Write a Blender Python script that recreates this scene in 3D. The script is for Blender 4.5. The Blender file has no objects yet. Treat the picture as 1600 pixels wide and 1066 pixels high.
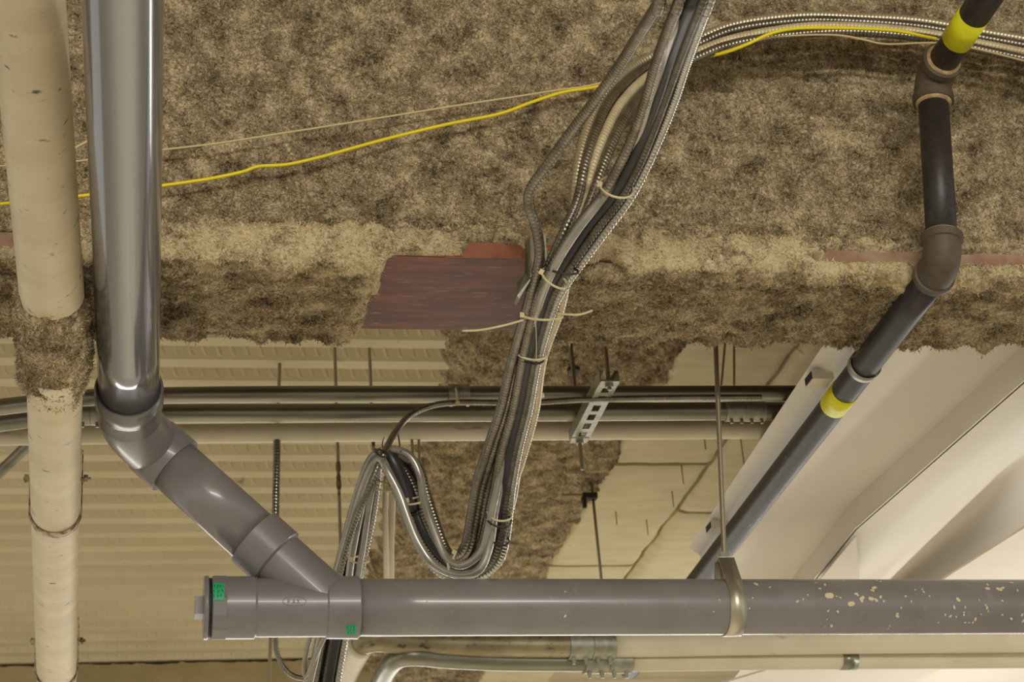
import bpy, math, random
import numpy as np
from mathutils import Matrix, Vector

random.seed(7)
rng = np.random.default_rng(11)
scene = bpy.context.scene
C = scene.collection
EYE = 1.6                                   # camera height above the floor; all coordinates below are relative to the eye

# ------------------------------------------------------------------ camera (recovered from the vanishing points)
F = 3050.0
CX, CY = 800.0, 533.0
ay = np.array([180 - CX, 1980 - CY, F]); ay /= np.linalg.norm(ay)
ax = np.array([16500 - CX, 700 - CY, F]); ax -= ay * (ax @ ay); ax /= np.linalg.norm(ax)
az = np.cross(ax, ay)
if az[1] > 0: az = -az
R = np.array([ax, ay, az])
cam_d = bpy.data.cameras.new('camera')
cam = bpy.data.objects.new('camera', cam_d)
C.objects.link(cam)
M = Matrix.Identity(4)
for i in range(3):
    M[i][0] = R[i][0]; M[i][1] = -R[i][1]; M[i][2] = -R[i][2]
M[2][3] = EYE
cam.matrix_world = M
cam_d.sensor_width = 36.0
cam_d.lens = 36.0 * F / 1600.0
cam_d.clip_start = 0.05
cam_d.dof.use_dof = True
cam_d.dof.focus_distance = 3.65
cam_d.dof.aperture_fstop = 10.0
scene.camera = cam

# ------------------------------------------------------------------ world, lamps, exposure
scene.view_settings.view_transform = 'Standard'
scene.view_settings.look = 'None'
scene.view_settings.gamma = 1.0
scene.view_settings.exposure = 0.0
scene.view_settings.use_curve_mapping = False
world = bpy.data.worlds.new('world'); scene.world = world
world.use_nodes = True
bgn = world.node_tree.nodes['Background']
bgn.inputs[0].default_value = (1.0, 0.955, 0.87, 1)
bgn.inputs[1].default_value = 0.70

def area_lamp(name, loc, target, sx, sy, power, col):
    d = bpy.data.lights.new(name, 'AREA'); d.shape = 'RECTANGLE'; d.size = sx; d.size_y = sy
    d.energy = power; d.color = col
    o = bpy.data.objects.new(name, d); C.objects.link(o)
    o.location = (loc[0], loc[1], loc[2] + EYE)
    v = Vector((target[0] - loc[0], target[1] - loc[1], target[2] - loc[2]))
    o.rotation_euler = v.to_track_quat('-Z', 'Y').to_euler()
    return o
area_lamp('ceiling_lamp', (0.9, -1.6, 1.80), (0.9, 3.2, 1.4), 2.4, 0.16, 95, (1.0, 0.955, 0.86))
area_lamp('strip_lamp', (3.4, 6.5, 0.95), (0.0, 6.3, 1.5), 5.0, 0.10, 32, (1.0, 0.97, 0.90))
area_lamp('window_light', (1.0, 13.2, 0.1), (1.0, 3.5, 1.2), 7.0, 1.6, 190, (1.0, 0.97, 0.90))
for k, (lx, ly) in enumerate(((-0.6, 4.6), (1.6, 5.4), (0.4, 7.4))):  # unseen lights added to bounce off the floor and brighten the deck
    area_lamp('floor_bounce_fill', (lx, ly, 0.70), (lx, ly + .001, -1), 1.2, 0.3, 66, (1.0, 0.97, 0.91))

# ------------------------------------------------------------------ pixel -> point
def ray(px, py): return R @ np.array([(px - CX) / F, (py - CY) / F, 1.0])
def PD(px, py, d): return ray(px, py) * d
def PY(px, py, y): r = ray(px, py); return r * (y / r[1])
def PZ(px, py, z): r = ray(px, py); return r * (z / r[2])

# ------------------------------------------------------------------ materials
def lin(c):
    r = []
    for v in c[:3]:
        v /= 255.0
        r.append(v / 12.92 if v <= 0.04045 else ((v + 0.055) / 1.055) ** 2.4)
    return (*r, 1.0)

def mat(name, c, rough=0.6, metal=0.0, c2=None, scale=20, stretch=(1, 1, 1), ramp=(0.35, 0.65), bump=None, c3=None, s3=60, r3=(0.6, 0.68), spec=None, coat=0.0, detail=4, stretch3=None):
    m = bpy.data.materials.new(name); m.use_nodes = True
    nt = m.node_tree; b = nt.nodes['Principled BSDF']
    b.inputs['Base Color'].default_value = lin(c)
    b.inputs['Roughness'].default_value = rough
    b.inputs['Metallic'].default_value = metal
    if spec is not None: b.inputs['Specular IOR Level'].default_value = spec
    if coat: b.inputs['Coat Weight'].default_value = coat; b.inputs['Coat Roughness'].default_value = 0.12
    geo = nt.nodes.new('ShaderNodeNewGeometry')
    def noise(sc, st, det):
        mp = nt.nodes.new('ShaderNodeMapping'); mp.inputs['Scale'].default_value = st
        nt.links.new(geo.outputs['Position'], mp.inputs[0])
        n = nt.nodes.new('ShaderNodeTexNoise'); n.inputs['Scale'].default_value = sc; n.inputs['Detail'].default_value = det
        nt.links.new(mp.outputs[0], n.inputs['Vector'])
        return n
    col = None
    if c2 is not None:
        n = noise(scale, stretch, detail)
        rp = nt.nodes.new('ShaderNodeValToRGB')
        rp.color_ramp.elements[0].position = ramp[0]; rp.color_ramp.elements[0].color = lin(c2)
        rp.color_ramp.elements[1].position = ramp[1]; rp.color_ramp.elements[1].color = lin(c)
        nt.links.new(n.outputs[0], rp.inputs[0]); col = rp.outputs[0]
    if c3 is not None:
        n = noise(s3, stretch3 or stretch, 3)
        rp = nt.nodes.new('ShaderNodeValToRGB')
        rp.color_ramp.elements[0].position = r3[0]; rp.color_ramp.elements[0].color = (0, 0, 0, 1)
        rp.color_ramp.elements[1].position = r3[1]; rp.color_ramp.elements[1].color = (1, 1, 1, 1)
        nt.links.new(n.outputs[0], rp.inputs[0])
        mx = nt.nodes.new('ShaderNodeMix'); mx.data_type = 'RGBA'
        nt.links.new(rp.outputs[0], mx.inputs[0])
        if col: nt.links.new(col, mx.inputs[6])
        else: mx.inputs[6].default_value = lin(c)
        mx.inputs[7].default_value = lin(c3); col = mx.outputs[2]
    if col: nt.links.new(col, b.inputs['Base Color'])
    if bump:
        n = noise(bump[0], bump[3] if len(bump) > 3 else (1, 1, 1), 5)
        bp = nt.nodes.new('ShaderNodeBump'); bp.inputs['Strength'].default_value = bump[1]; bp.inputs['Distance'].default_value = bump[2]
        nt.links.new(n.outputs[0], bp.inputs['Height']); nt.links.new(bp.outputs[0], b.inputs['Normal'])
    return m

def fire_mat(name, dark, mid, light, bump=0.9):
    m = bpy.data.materials.new(name); m.use_nodes = True
    nt = m.node_tree; b = nt.nodes['Principled BSDF']; b.inputs['Roughness'].default_value = 0.95
    b.inputs['Specular IOR Level'].default_value = 0.1
    geo = nt.nodes.new('ShaderNodeNewGeometry')
    def nz(sc, det, dist=0.0):
        n = nt.nodes.new('ShaderNodeTexNoise'); n.inputs['Scale'].default_value = sc; n.inputs['Detail'].default_value = det
        n.inputs['Roughness'].default_value = 0.65; n.inputs['Distortion'].default_value = dist
        nt.links.new(geo.outputs['Position'], n.inputs['Vector']); return n
    a = nz(150, 4, 1.2); l = nz(16, 3)
    ad = nt.nodes.new('ShaderNodeMath'); ad.operation = 'MULTIPLY_ADD'; ad.inputs[1].default_value = 0.42; 
    sb = nt.nodes.new('ShaderNodeMath'); sb.operation = 'MULTIPLY'; sb.inputs[1].default_value = 0.58
    nt.links.new(a.outputs[0], sb.inputs[0]); nt.links.new(l.outputs[0], ad.inputs[0]); nt.links.new(sb.outputs[0], ad.inputs[2])
    rp = nt.nodes.new('ShaderNodeValToRGB'); cr = rp.color_ramp
    cr.elements[0].position = 0.38; cr.elements[0].color = lin(dark)
    cr.elements[1].position = 0.62; cr.elements[1].color = lin(light)
    e = cr.elements.new(0.5); e.color = lin(mid)
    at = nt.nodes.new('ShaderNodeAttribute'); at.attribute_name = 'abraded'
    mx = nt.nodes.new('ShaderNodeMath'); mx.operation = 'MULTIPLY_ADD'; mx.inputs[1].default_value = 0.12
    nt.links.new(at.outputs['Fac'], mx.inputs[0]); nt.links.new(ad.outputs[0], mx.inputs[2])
    nt.links.new(mx.outputs[0], rp.inputs[0]); nt.links.new(rp.outputs[0], b.inputs['Base Color'])
    bp = nt.nodes.new('ShaderNodeBump'); bp.inputs['Strength'].default_value = bump; bp.inputs['Distance'].default_value = 0.006
    nt.links.new(a.outputs[0], bp.inputs['Height']); nt.links.new(bp.outputs[0], b.inputs['Normal'])
    return m

MT = {}
MT['fire'] = fire_mat('sprayed_fibre', (72, 61, 46), (154, 137, 107), (222, 203, 164))
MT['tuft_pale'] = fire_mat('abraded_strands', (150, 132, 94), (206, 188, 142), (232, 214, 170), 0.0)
MT['tuft'] = fire_mat('fibre_strands', (98, 84, 64), (168, 150, 118), (226, 207, 168), 0.0)
MT['primer'] = mat('red_primer', (126, 74, 54), 0.6, c2=(92, 54, 42), scale=9, stretch=(1, 6, 1), bump=(120, .15, .002), c3=(150, 118, 96), s3=26, r3=(.6, .75))
MT['deck'] = mat('deck_paint', (202, 190, 156), 0.6, c2=(193, 180, 147), scale=3, c3=(140, 124, 92), s3=14, r3=(.7, .78))
MT['board'] = mat('mineral_board', (213, 201, 166), 0.9, c2=(203, 190, 155), scale=9, stretch=(.7, 1.6, 1), bump=(26, .35, .012, (.6, 1.4, 1)), c3=(150, 134, 102), s3=9, r3=(.70, .76))
MT['wall'] = mat('wall_paint', (180, 164, 122), 0.8, c2=(160, 144, 104), scale=5, bump=(60, .2, .003))
MT['floor'] = mat('concrete_floor', (180, 172, 154), 0.7, c2=(164, 156, 138), scale=2)
MT['white_pipe'] = mat('old_white_paint', (222, 208, 176), 0.5, c2=(208, 193, 160), scale=6, stretch=(1.2, 2.2, 1.2), c3=(92, 84, 70), s3=38, r3=(.66, .74), stretch3=(.8, 1.9, .8), bump=(60, .12, .002), spec=.4)
MT['rust'] = mat('rusty_paint', (196, 180, 146), 0.6, c2=(104, 74, 54), scale=60, ramp=(.4, .55))
MT['silver'] = mat('glossy_grey_plastic_pipe', (150, 149, 152), 0.13, 0.7)
MT['pvc'] = mat('grey_plastic', (130, 125, 123), 0.28, c2=(122, 117, 115), scale=14, c3=(140, 134, 130), s3=40, r3=(.62, .8), bump=(220, .03, .001), coat=0.25)
MT['pvc_fit'] = mat('grey_plastic_fitting', (124, 119, 119), 0.34, c2=(117, 112, 111), scale=20, bump=(260, .04, .001), coat=0.2)
MT['pvc_rim'] = mat('polished_rim', (112, 109, 107), 0.26, 0.3)
MT['black_gap'] = mat('black_rubber', (26, 25, 24), 0.6)
MT['iron'] = mat('black_iron', (58, 54, 52), 0.42, 0.25, c2=(46, 42, 40), scale=30, stretch=(4, 1, 4), c3=(112, 108, 104), s3=12, r3=(.66, .74), stretch3=(3, .6, 3), bump=(160, .08, .002))
MT['iron_fit'] = mat('malleable_iron', (98, 86, 68), 0.6, 0.2, c2=(80, 70, 56), scale=25, bump=(140, .2, .003))
MT['compound'] = mat('joint_compound', (186, 160, 116), 0.8, c2=(150, 124, 88), scale=90, bump=(200, .4, .003))
MT['yellow_tape'] = mat('yellow_tape', (224, 220, 16), 0.45, c2=(212, 206, 14), scale=30)
MT['yellow'] = mat('yellow_cable', (238, 218, 20), 0.4)
MT['cream_wire'] = mat('cream_wire', (206, 186, 140), 0.5)
MT['mc'] = mat('galvanised_armour', (150, 143, 130), 0.30, 0.9, c2=(124, 117, 104), scale=30)
MT['mc_bright'] = mat('bright_armour', (178, 174, 166), 0.2, 0.95)
MT['mc_pale'] = mat('cream_lit_armour', (200, 188, 160), 0.36, 0.7)  # steel armour with the cream light it reflects painted into its colour
MT['mc_dark'] = mat('dark_armour', (112, 106, 98), 0.3, 0.85, c2=(92, 86, 78), scale=30)
MT['mc_cream'] = mat('pale_armour', (214, 200, 164), 0.5, 0.3, c2=(196, 180, 144), scale=30)
MT['black_cable'] = mat('black_jacket', (46, 44, 44), 0.35)
MT['grey_cable'] = mat('grey_jacket', (178, 172, 160), 0.26, 0.5, c2=(158, 152, 140), scale=22)
MT['white_cable'] = mat('white_jacket', (226, 214, 184), 0.4)
MT['galv'] = mat('galvanised_steel', (152, 149, 134), 0.34, 0.85, c2=(126, 124, 108), scale=8, stretch=(.4, 3, 3))
MT['galv_dirty'] = mat('weathered_galvanised', (170, 160, 132), 0.4, 0.75, c2=(140, 128, 100), scale=14, c3=(84, 76, 60), s3=60, r3=(.58, .7), stretch3=(.5, 1, 1))
MT['zinc'] = mat('zinc_fitting', (172, 170, 154), 0.42, 0.75, c2=(150, 148, 132), scale=60)
MT['steel'] = mat('bright_steel', (190, 182, 164), 0.35, 0.8)
MT['rod'] = mat('threaded_rod', (150, 140, 116), 0.45, 0.7)
MT['wire_dark'] = mat('dark_wire', (150, 134, 104), 0.7, 0.0)
MT['fluff'] = fire_mat('dust_fluff', (70, 60, 42), (112, 98, 70), (150, 134, 98), .5)
MT['painted'] = mat('cream_painted_conduit', (214, 205, 178), 0.5, c2=(202, 191, 162), scale=6, c3=(150, 126, 92), s3=18, r3=(.68, .76), stretch3=(.4, 1, 1))
MT['duct'] = mat('white_duct_paint', (224, 216, 202), 0.55, c2=(217, 208, 192), scale=1.6, spec=.3)
MT['tie'] = mat('nylon_tie', (206, 192, 148), 0.45)
MT['tie_black'] = mat('black_tie', (44, 40, 36), 0.5)
MT['green'] = mat('green_sticker', (28, 160, 104), 0.5)
MT['ink'] = mat('dark_ink', (20, 70, 50), 0.6)
MT['splat'] = mat('dried_paint', (214, 200, 164), 0.7, bump=(300, .4, .002))
MT['dark'] = mat('dark_metal', (40, 36, 30), 0.6)

# ------------------------------------------------------------------ object helpers
def link_mesh(name, V, Fc, m, parent=None, smooth=True, origin=None):
    V = np.asarray(V, float).copy(); V[:, 2] += EYE
    if parent is None:
        o0 = np.array(origin, float) + (0, 0, EYE) if origin is not None else np.array([(V[:, 0].min() + V[:, 0].max()) / 2, (V[:, 1].min() + V[:, 1].max()) / 2, V[:, 2].min()])
    else:
        o0 = np.array(root_loc(parent))
    V -= o0
    me = bpy.data.meshes.new(name)
    me.from_pydata(V.tolist(), [], [list(map(int, f)) for f in Fc] if not isinstance(Fc, np.ndarray) else Fc.tolist())
    if m is not None: me.materials.append(m)
    if smooth:
        me.shade_smooth()
    o = bpy.data.objects.new(name, me); C.objects.link(o)
    if parent is None: o.location = o0
    else: o.parent = parent
    return o
def root_loc(o):
    l = np.array(o.location)
    while o.parent is not None:
        o = o.parent; l = l + np.array(o.location)
    return l
def tag(o, label=None, cat=None, group=None, kind=None):
    if label: o['label'] = label
    if cat: o['category'] = cat
    if group: o['group'] = group
    if kind: o['kind'] = kind
    return o
def thing(name, label, cat, loc, group=None):
    o = bpy.data.objects.new(name, None); C.objects.link(o)
    o.empty_display_size = .05
    o.location = (loc[0], loc[1], loc[2] + EYE)
    return tag(o, label, cat, group)

def unit(v): return v / np.linalg.norm(v)
class MB:
    def __init__(s): s.V = []; s.F = []; s.n = 0
    def add(s, V, Fc):
        V = np.asarray(V, float)
        s.V.append(V); s.F += [[int(i) + s.n for i in f] for f in Fc]; s.n += len(V); return s
    def build(s, name, m, parent=None, smooth=True, origin=None):
        return link_mesh(name, np.vstack(s.V), s.F, m, parent, smooth, origin)

def catmull(P, step):
    P = np.asarray(P, float)
    if len(P) == 2:
        n = max(2, int(np.linalg.norm(P[1] - P[0]) / step) + 1)
        return P[0] + (P[1] - P[0]) * np.linspace(0, 1, n)[:, None]
    Q = np.vstack([2 * P[0] - P[1], P, 2 * P[-1] - P[-2]])
    out = []
    for i in range(len(P) - 1):
        p0, p1, p2, p3 = Q[i:i + 4]
        k = max(6, int(np.linalg.norm(p2 - p1) / 0.004))
        t = np.linspace(0, 1, k, endpoint=False)[:, None]
        out.append(.5 * (2 * p1 + (p2 - p0) * t + (2 * p0 - 5 * p1 + 4 * p2 - p3) * t ** 2 + (3 * p1 - p0 - 3 * p2 + p3) * t ** 3))
    out.append(P[-1:]); D = np.vstack(out)
    # light smoothing, then even spacing
    for _ in range(6):
        D[1:-1] = D[1:-1] * .5 + (D[:-2] + D[2:]) * .25
    s = np.concatenate([[0], np.cumsum(np.linalg.norm(np.diff(D, axis=0), axis=1))])
    n = max(3, int(s[-1] / step) + 1)
    u = np.linspace(0, s[-1], n)
    return np.stack([np.interp(u, s, D[:, k]) for k in range(3)], 1)

def frames(P):
    T = np.gradient(P, axis=0); T /= np.linalg.norm(T, axis=1)[:, None]
    a = np.array([0, 0, 1.0]) if abs(T[0][2]) < .9 else np.array([1.0, 0, 0])
    n = np.cross(T[0], a); n /= np.linalg.norm(n)
    N = [n]
    for i in range(1, len(P)):
        n = n - T[i] * (n @ T[i]); n /= np.linalg.norm(n); N.append(n)
    N = np.array(N); B = np.cross(T, N)
    return T, N, B

def tube(P, r, seg=16, cap=True, pitch=None, ridge=0.0, mb=None, helix=True):
    """sweep a circle along P (r scalar or per point); with pitch: an interlocked armour profile"""
    P = np.asarray(P, float); T, N, B = frames(P)
    n = len(P); th = np.linspace(0, 2 * np.pi, seg, endpoint=False)
    rr = np.broadcast_to(np.asarray(r, float).reshape(-1, 1), (n, seg)).copy() if np.ndim(r) else np.full((n, seg), float(r))
    if pitch:
        s = np.concatenate([[0], np.cumsum(np.linalg.norm(np.diff(P, axis=0), axis=1))])
        ph = s[:, None] / pitch + (th[None, :] / (2 * np.pi) if helix else 0)
        rr = rr * (1 + ridge * (np.abs(np.sin(np.pi * ph)) ** .7 - .6))
    V = P[:, None, :] + rr[..., None] * (np.cos(th)[None, :, None] * N[:, None, :] + np.sin(th)[None, :, None] * B[:, None, :])
    V = V.reshape(-1, 3)
    i = np.arange(n - 1)[:, None] * seg; j = np.arange(seg)[None, :]; k = (j + 1) % seg
    Fc = np.stack([i + j, i + k, i + seg + k, i + seg + j], -1).reshape(-1, 4).tolist()
    if cap: Fc += [list(range(seg))[::-1], list(range((n - 1) * seg, n * seg))]
    mb = mb or MB(); mb.add(V, Fc); return mb

def lathe(A, Bp, prof, seg=40, mb=None, rot=0.0, cap=True):
    """prof: list of (distance from A along A->B, radius)"""
    A = np.asarray(A, float); d = np.asarray(Bp, float) - A; d /= np.linalg.norm(d)
    a = np.array([0, 0, 1.0]) if abs(d[2]) < .9 else np.array([1.0, 0, 0])
    u = np.cross(d, a); u /= np.linalg.norm(u); v = np.cross(d, u)
    th = np.linspace(0, 2 * np.pi, seg, endpoint=False) + rot
    ring = np.cos(th)[:, None] * u + np.sin(th)[:, None] * v
    V = np.vstack([A + d * t + ring * r for t, r in prof]); n = len(prof); Fc = []
    for i in range(n - 1):
        for j in range(seg):
            k = (j + 1) % seg
            Fc.append([i * seg + j, i * seg + k, (i + 1) * seg + k, (i + 1) * seg + j])
    if cap: Fc += [list(range(seg))[::-1], list(range((n - 1) * seg, n * seg))]
    mb = mb or MB(); mb.add(V, Fc); return mb
def edge_split(o, ang=35):
    me = o.data
    try:
        me.set_sharp_from_angle(angle=math.radians(ang))
    except Exception: pass
    return o
def pipe(A, Bp, r, seg=40, wall=0.0, mb=None):
    L = float(np.linalg.norm(np.asarray(Bp) - np.asarray(A)))
    n = max(2, int(L / .15))
    return lathe(A, Bp, [(L * i / n, r) for i in range(n + 1)], seg, mb)
def box(c, u, v, w, mb=None):
    """box centred at c with half-vectors u v w"""
    c, u, v, w = (np.asarray(q, float) for q in (c, u, v, w))
    V = [c + a * u + b * v + g * w for a in (-1, 1) for b in (-1, 1) for g in (-1, 1)]
    Fc = [[0, 1, 3, 2], [4, 6, 7, 5], [0, 4, 5, 1], [2, 3, 7, 6], [0, 2, 6, 4], [1, 5, 7, 3]]
    if np.dot(np.cross(u, v), w) < 0: Fc = [f[::-1] for f in Fc]
    mb = mb or MB(); mb.add(V, Fc); return mb
def slab(poly, off, mb=None):
    """extrude polygon (3D points) by vector off"""
    P = np.asarray(poly, float); n = len(P); off = np.asarray(off, float)
    V = np.vstack([P, P + off])
    Fc = [list(range(n)), list(range(n, 2 * n))[::-1]] + [[i, i + n, (i + 1) % n + n, (i + 1) % n] for i in range(n)]
    nrm = np.cross(P[1] - P[0], P[2] - P[1])
    if nrm @ off > 0: Fc = [f[::-1] for f in Fc]
    mb = mb or MB(); mb.add(V, Fc); return mb
def strip(P, wdir, w, t, mb=None, tdir=None):
    """flat strap: path P, width along wdir, thickness t"""
    P = np.asarray(P, float); T = np.gradient(P, axis=0); T /= np.linalg.norm(T, axis=1)[:, None]
    wd = np.asarray(wdir, float); wd = wd / np.linalg.norm(wd)
    wd = wd[None] - T * (T @ wd)[:, None]; wd /= np.linalg.norm(wd, axis=1)[:, None]
    nn = np.cross(T, wd)
    V = np.stack([P - wd * w / 2 - nn * t / 2, P + wd * w / 2 - nn * t / 2, P + wd * w / 2 + nn * t / 2, P - wd * w / 2 + nn * t / 2], 1).reshape(-1, 3)
    n = len(P); Fc = []
    for i in range(n - 1):
        for j in range(4):
            k = (j + 1) % 4; Fc.append([i * 4 + j, i * 4 + k, i * 4 + 4 + k, i * 4 + 4 + j])
    Fc += [[3, 2, 1, 0], [n * 4 - 4, n * 4 - 3, n * 4 - 2, n * 4 - 1]]
    mb = mb or MB(); mb.add(V, Fc); return mb

# vectorised gradient noise
_perm = rng.permutation(256); _perm = np.concatenate([_perm, _perm, _perm])
_g = rng.normal(size=(256, 3)); _g /= np.linalg.norm(_g, axis=1)[:, None]
def noise3(P, scale, seed=0.0):
    Q = np.asarray(P) * scale + seed
    I = np.floor(Q).astype(int); f = Q - I; I &= 255
    u = f * f * f * (f * (f * 6 - 15) + 10); out = 0
    for a in (0, 1):
        for b in (0, 1):
            for c in (0, 1):
                h = _perm[_perm[_perm[I[:, 0] + a] + I[:, 1] + b] + I[:, 2] + c]
                d = (_g[h] * (f - np.array([a, b, c]))).sum(1)
                w = (u[:, 0] if a else 1 - u[:, 0]) * (u[:, 1] if b else 1 - u[:, 1]) * (u[:, 2] if c else 1 - u[:, 2])
                out = out + w * d
    return out
def rough_noise(P):
    return .011 * noise3(P, 9, 3.1) + .011 * noise3(P, 24, 7.7) + .0105 * noise3(P, 55, 1.3) + .009 * np.abs(noise3(P, 105, 5.9)) 

def grid_faces(nu, nv):
    i = np.arange(nu - 1)[:, None] * nv; j = np.arange(nv - 1)[None, :]
    return np.stack([i + j, i + j + 1, i + nv + j + 1, i + nv + j], -1).reshape(-1, 4)

def tufts(name, P, N, n, parent, ln=(.004, .010), m=None, wd=.0009):
    idx = rng.integers(0, len(P), n)
    p = P[idx] + rng.normal(size=(n, 3)) * .0015; nn = N[idx]
    t = rng.normal(size=(n, 3)); t -= nn * (t * nn).sum(1)[:, None]; t /= np.linalg.norm(t, axis=1)[:, None] + 1e-9
    s = np.cross(nn, t)
    L = rng.uniform(ln[0], ln[1], n)[:, None]; up = rng.uniform(.15, .9, n)[:, None]
    tip = p + (t * np.sqrt(1 - up ** 2 * .8) + nn * up * .8) * L
    mid = p + (t * .45 + nn * (.45 * up + .12)) * L
    w = s * wd * rng.uniform(.6, 1.6, n)[:, None]
    V = np.stack([p - w, p + w, mid + w * .8, mid - w * .8, tip], 1).reshape(-1, 3)
    b = np.arange(n)[:, None] * 5
    Fc = [f for q in b[:, 0].tolist() for f in ([q, q + 1, q + 2, q + 3], [q + 3, q + 2, q + 4])]
    o = link_mesh(name, V, Fc, m or MT['tuft'], parent, smooth=False)
    tag(o, kind='stuff'); return o

# ================================================================== THE SETTING
ZD = 2.45                                   # underside of the metal deck
X0, X1 = -2.4, 5.4
YF = 8.66                                   # far wall (left part)
YE = 9.6                                    # end of the bay on the right
# ceiling : ribbed metal deck
pitch = 0.155; prof = []
y = 0.9
while y < YE + .1:
    prof += [(y, ZD), (y + .058, ZD), (y + .088, ZD + .050), (y + .116, ZD + .050)]
    y += pitch
mb = MB()
for (ya, za), (yb, zb) in zip(prof[:-1], prof[1:]):
    mb.add([(X0, ya, za), (X1, ya, za), (X1, yb, zb), (X0, yb, zb)], [[0, 1, 2, 3]])
mb.add([(X0, -3.2, ZD + .06), (X1, -3.2, ZD + .06), (X1, YE + .3, ZD + .06), (X0, YE + .3, ZD + .06)], [[0, 1, 2, 3]])
mb.add([(X0, -3.2, ZD + .02), (X1, -3.2, ZD + .02), (X1, .9, ZD + .02), (X0, .9, ZD + .02)], [[0, 1, 2, 3]])
ceiling = mb.build('ceiling', MT['deck'], smooth=False)
tag(ceiling, 'cream painted ribbed metal deck ceiling behind the sprayed beam', kind='structure')
# embossed dashes on the rib webs
mb = MB(); y = 3.9 - ((3.9 - .9) % pitch)
xs = np.arange(-1.55, 1.1, .042)
V = []; Fc = []; n = 0
while y < YF - .1:
    a = np.array([y + .116, ZD + .050]); b = np.array([y + .155, ZD])          # web facing the camera
    nrm = np.array([-.050, -.039]); nrm = nrm / np.linalg.norm(nrm)
    for x in xs:
        p0 = a + (b - a) * .18; p1 = a + (b - a) * .82; o = nrm * .0022
        V += [(x, *p0), (x + .016, *p0), (x + .030, *p1), (x + .014, *p1), (x + .010, *(p0 + o + (b - a) * .1)), (x + .020, *(p1 + o - (b - a) * .1))]
        Fc += [[n, n + 1, n + 4], [n + 1, n + 2, n + 5, n + 4], [n + 2, n + 3, n + 5], [n + 3, n, n + 4, n + 5]]; n += 6
    y += pitch
mb.add(V, Fc); tag(mb.build('rib_embossing', MT['deck'], ceiling, smooth=False), kind='stuff')
# far wall, side and floor
XW = PZ(610, 1040, ZD)[0]
nx = 400; xs = np.linspace(X0, XW, nx)
zt = ZD - .014 + .014 * noise3(np.stack([xs, xs * 0, xs * 0], 1), 9) + .012 * noise3(np.stack([xs, xs * 0, xs * 0], 1), 40)
V = np.vstack([np.stack([xs, np.full(nx, YF), np.full(nx, -EYE)], 1), np.stack([xs, np.full(nx, YF), zt], 1), np.stack([xs, np.full(nx, YF + .2), zt], 1)])
Fc = [[i, i + 1, nx + i + 1, nx + i] for i in range(nx - 1)] + [[nx + i, nx + i + 1, 2 * nx + i + 1, 2 * nx + i] for i in range(nx - 1)]
Vb = np.array([(X0, YF + .2, ZD - .1), (XW, YF + .2, ZD - .1), (XW, YF + .2, ZD + .1), (X0, YF + .2, ZD + .1)])
Fc += [[3 * nx, 3 * nx + 1, 3 * nx + 2, 3 * nx + 3]]
# keep the wall as a header above the far window band
V[:nx, 2] = .9
V = np.vstack([V, Vb])
wall = link_mesh('wall_far', V, Fc, MT['wall'], smooth=False)
tag(wall, 'plain cream header wall at the far end of the ribbed deck', kind='structure')
wb = box(((XW + X1) / 2, YE + .1, 1.7), ((X1 - XW) / 2 + .2, 0, 0), (0, .06, 0), (0, 0, .8)).build('wall_back', MT['wall'], smooth=False)
tag(wb, 'cream wall closing the bay far behind the sprayed strip', kind='structure')
fl = MB().add([(-6, -5, -EYE), (7, -5, -EYE), (7, 14, -EYE), (-6, 14, -EYE)], [[0, 1, 2, 3]]).build('floor', MT['floor'])
tag(fl, 'pale concrete floor below', kind='structure')

# insulation boards under the deck, right of the sprayed strip
ZB = 2.385
xl = PZ(1060, 545, ZB)[0]; xj = PZ(1250, 545, ZB)[0]
yj1 = PZ(1040, 729, ZB)[1]; yj2 = PZ(980, 887, ZB)[1]
bl = yj2 - yj1
def board(xa, xb, ya, yb, pins):
    nu, nv = 26, 44
    g = .007; gr = .016
    U, W = np.meshgrid(np.linspace(xa + g, xb - g, nu), np.linspace(ya + gr, yb - gr, nv), indexing='ij')
    P = np.stack([U.ravel(), W.ravel(), np.full(U.size, ZB)], 1)
    e = np.minimum(np.minimum(P[:, 0] - xa, xb - P[:, 0]), np.minimum(P[:, 1] - ya, yb - P[:, 1]))
    wob = .012 * noise3(P, 7, 2.2) * (e < .03)
    P[:, 0] += wob; P[:, 1] += .010 * noise3(P, 8, 9.1) * (e < .03)
    P[:, 2] += .006 * noise3(P * (1, 2.2, 1), 11, 4) - .004 * np.abs(noise3(P * (1, 3, 1), 18, 8)) + .022 * np.clip(1 - (e - .005) / .02, 0, 1)
    Fc = grid_faces(nu, nv).tolist()
    mb = MB().add(P, Fc)
    # side skirts up to the deck
    rim = [i * nv for i in range(nu)] + [(nu - 1) * nv + j for j in range(1, nv)] + [i * nv + nv - 1 for i in range(nu - 2, -1, -1)] + [j for j in range(nv - 2, 0, -1)]
    Q = P[rim]; n = len(rim)
    V = np.vstack([Q, Q + (0, 0, .06)])
    mb.add(V, [[i, (i + 1) % n, (i + 1) % n + n, i + n] for i in range(n)])
    o = mb.build('insulation_board', MT['board'], ceiling)
    for (px, py, l) in pins:
        p = PZ(px, py, ZB)
        tube([p + (0, 0, .01), p - (0, 0, l)], .0022, 6).build('pin', MT['wire_dark'], o)
    return o
rows = [yj1 - bl * 2, yj1 - bl, yj1, yj2, yj2 + bl, yj2 + 2 * bl]
pins = {(0, 2): [(1065, 731, .06), (1050, 768, .06), (1010, 812, .06), (962, 800, .05)], (0, 1): [(1100, 681, .05)], (1, 1): [(1157, 683, .20)]}
off = .55 * bl
for r in range(5):
    board(xl, xj, rows[r], min(rows[r + 1], YE - .02), pins.get((0, r), []))
    board(xj, xj + .62, rows[r] - (off if r else 0), min(rows[r + 1] - off, YE - .02), pins.get((1, r), []))
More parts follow.
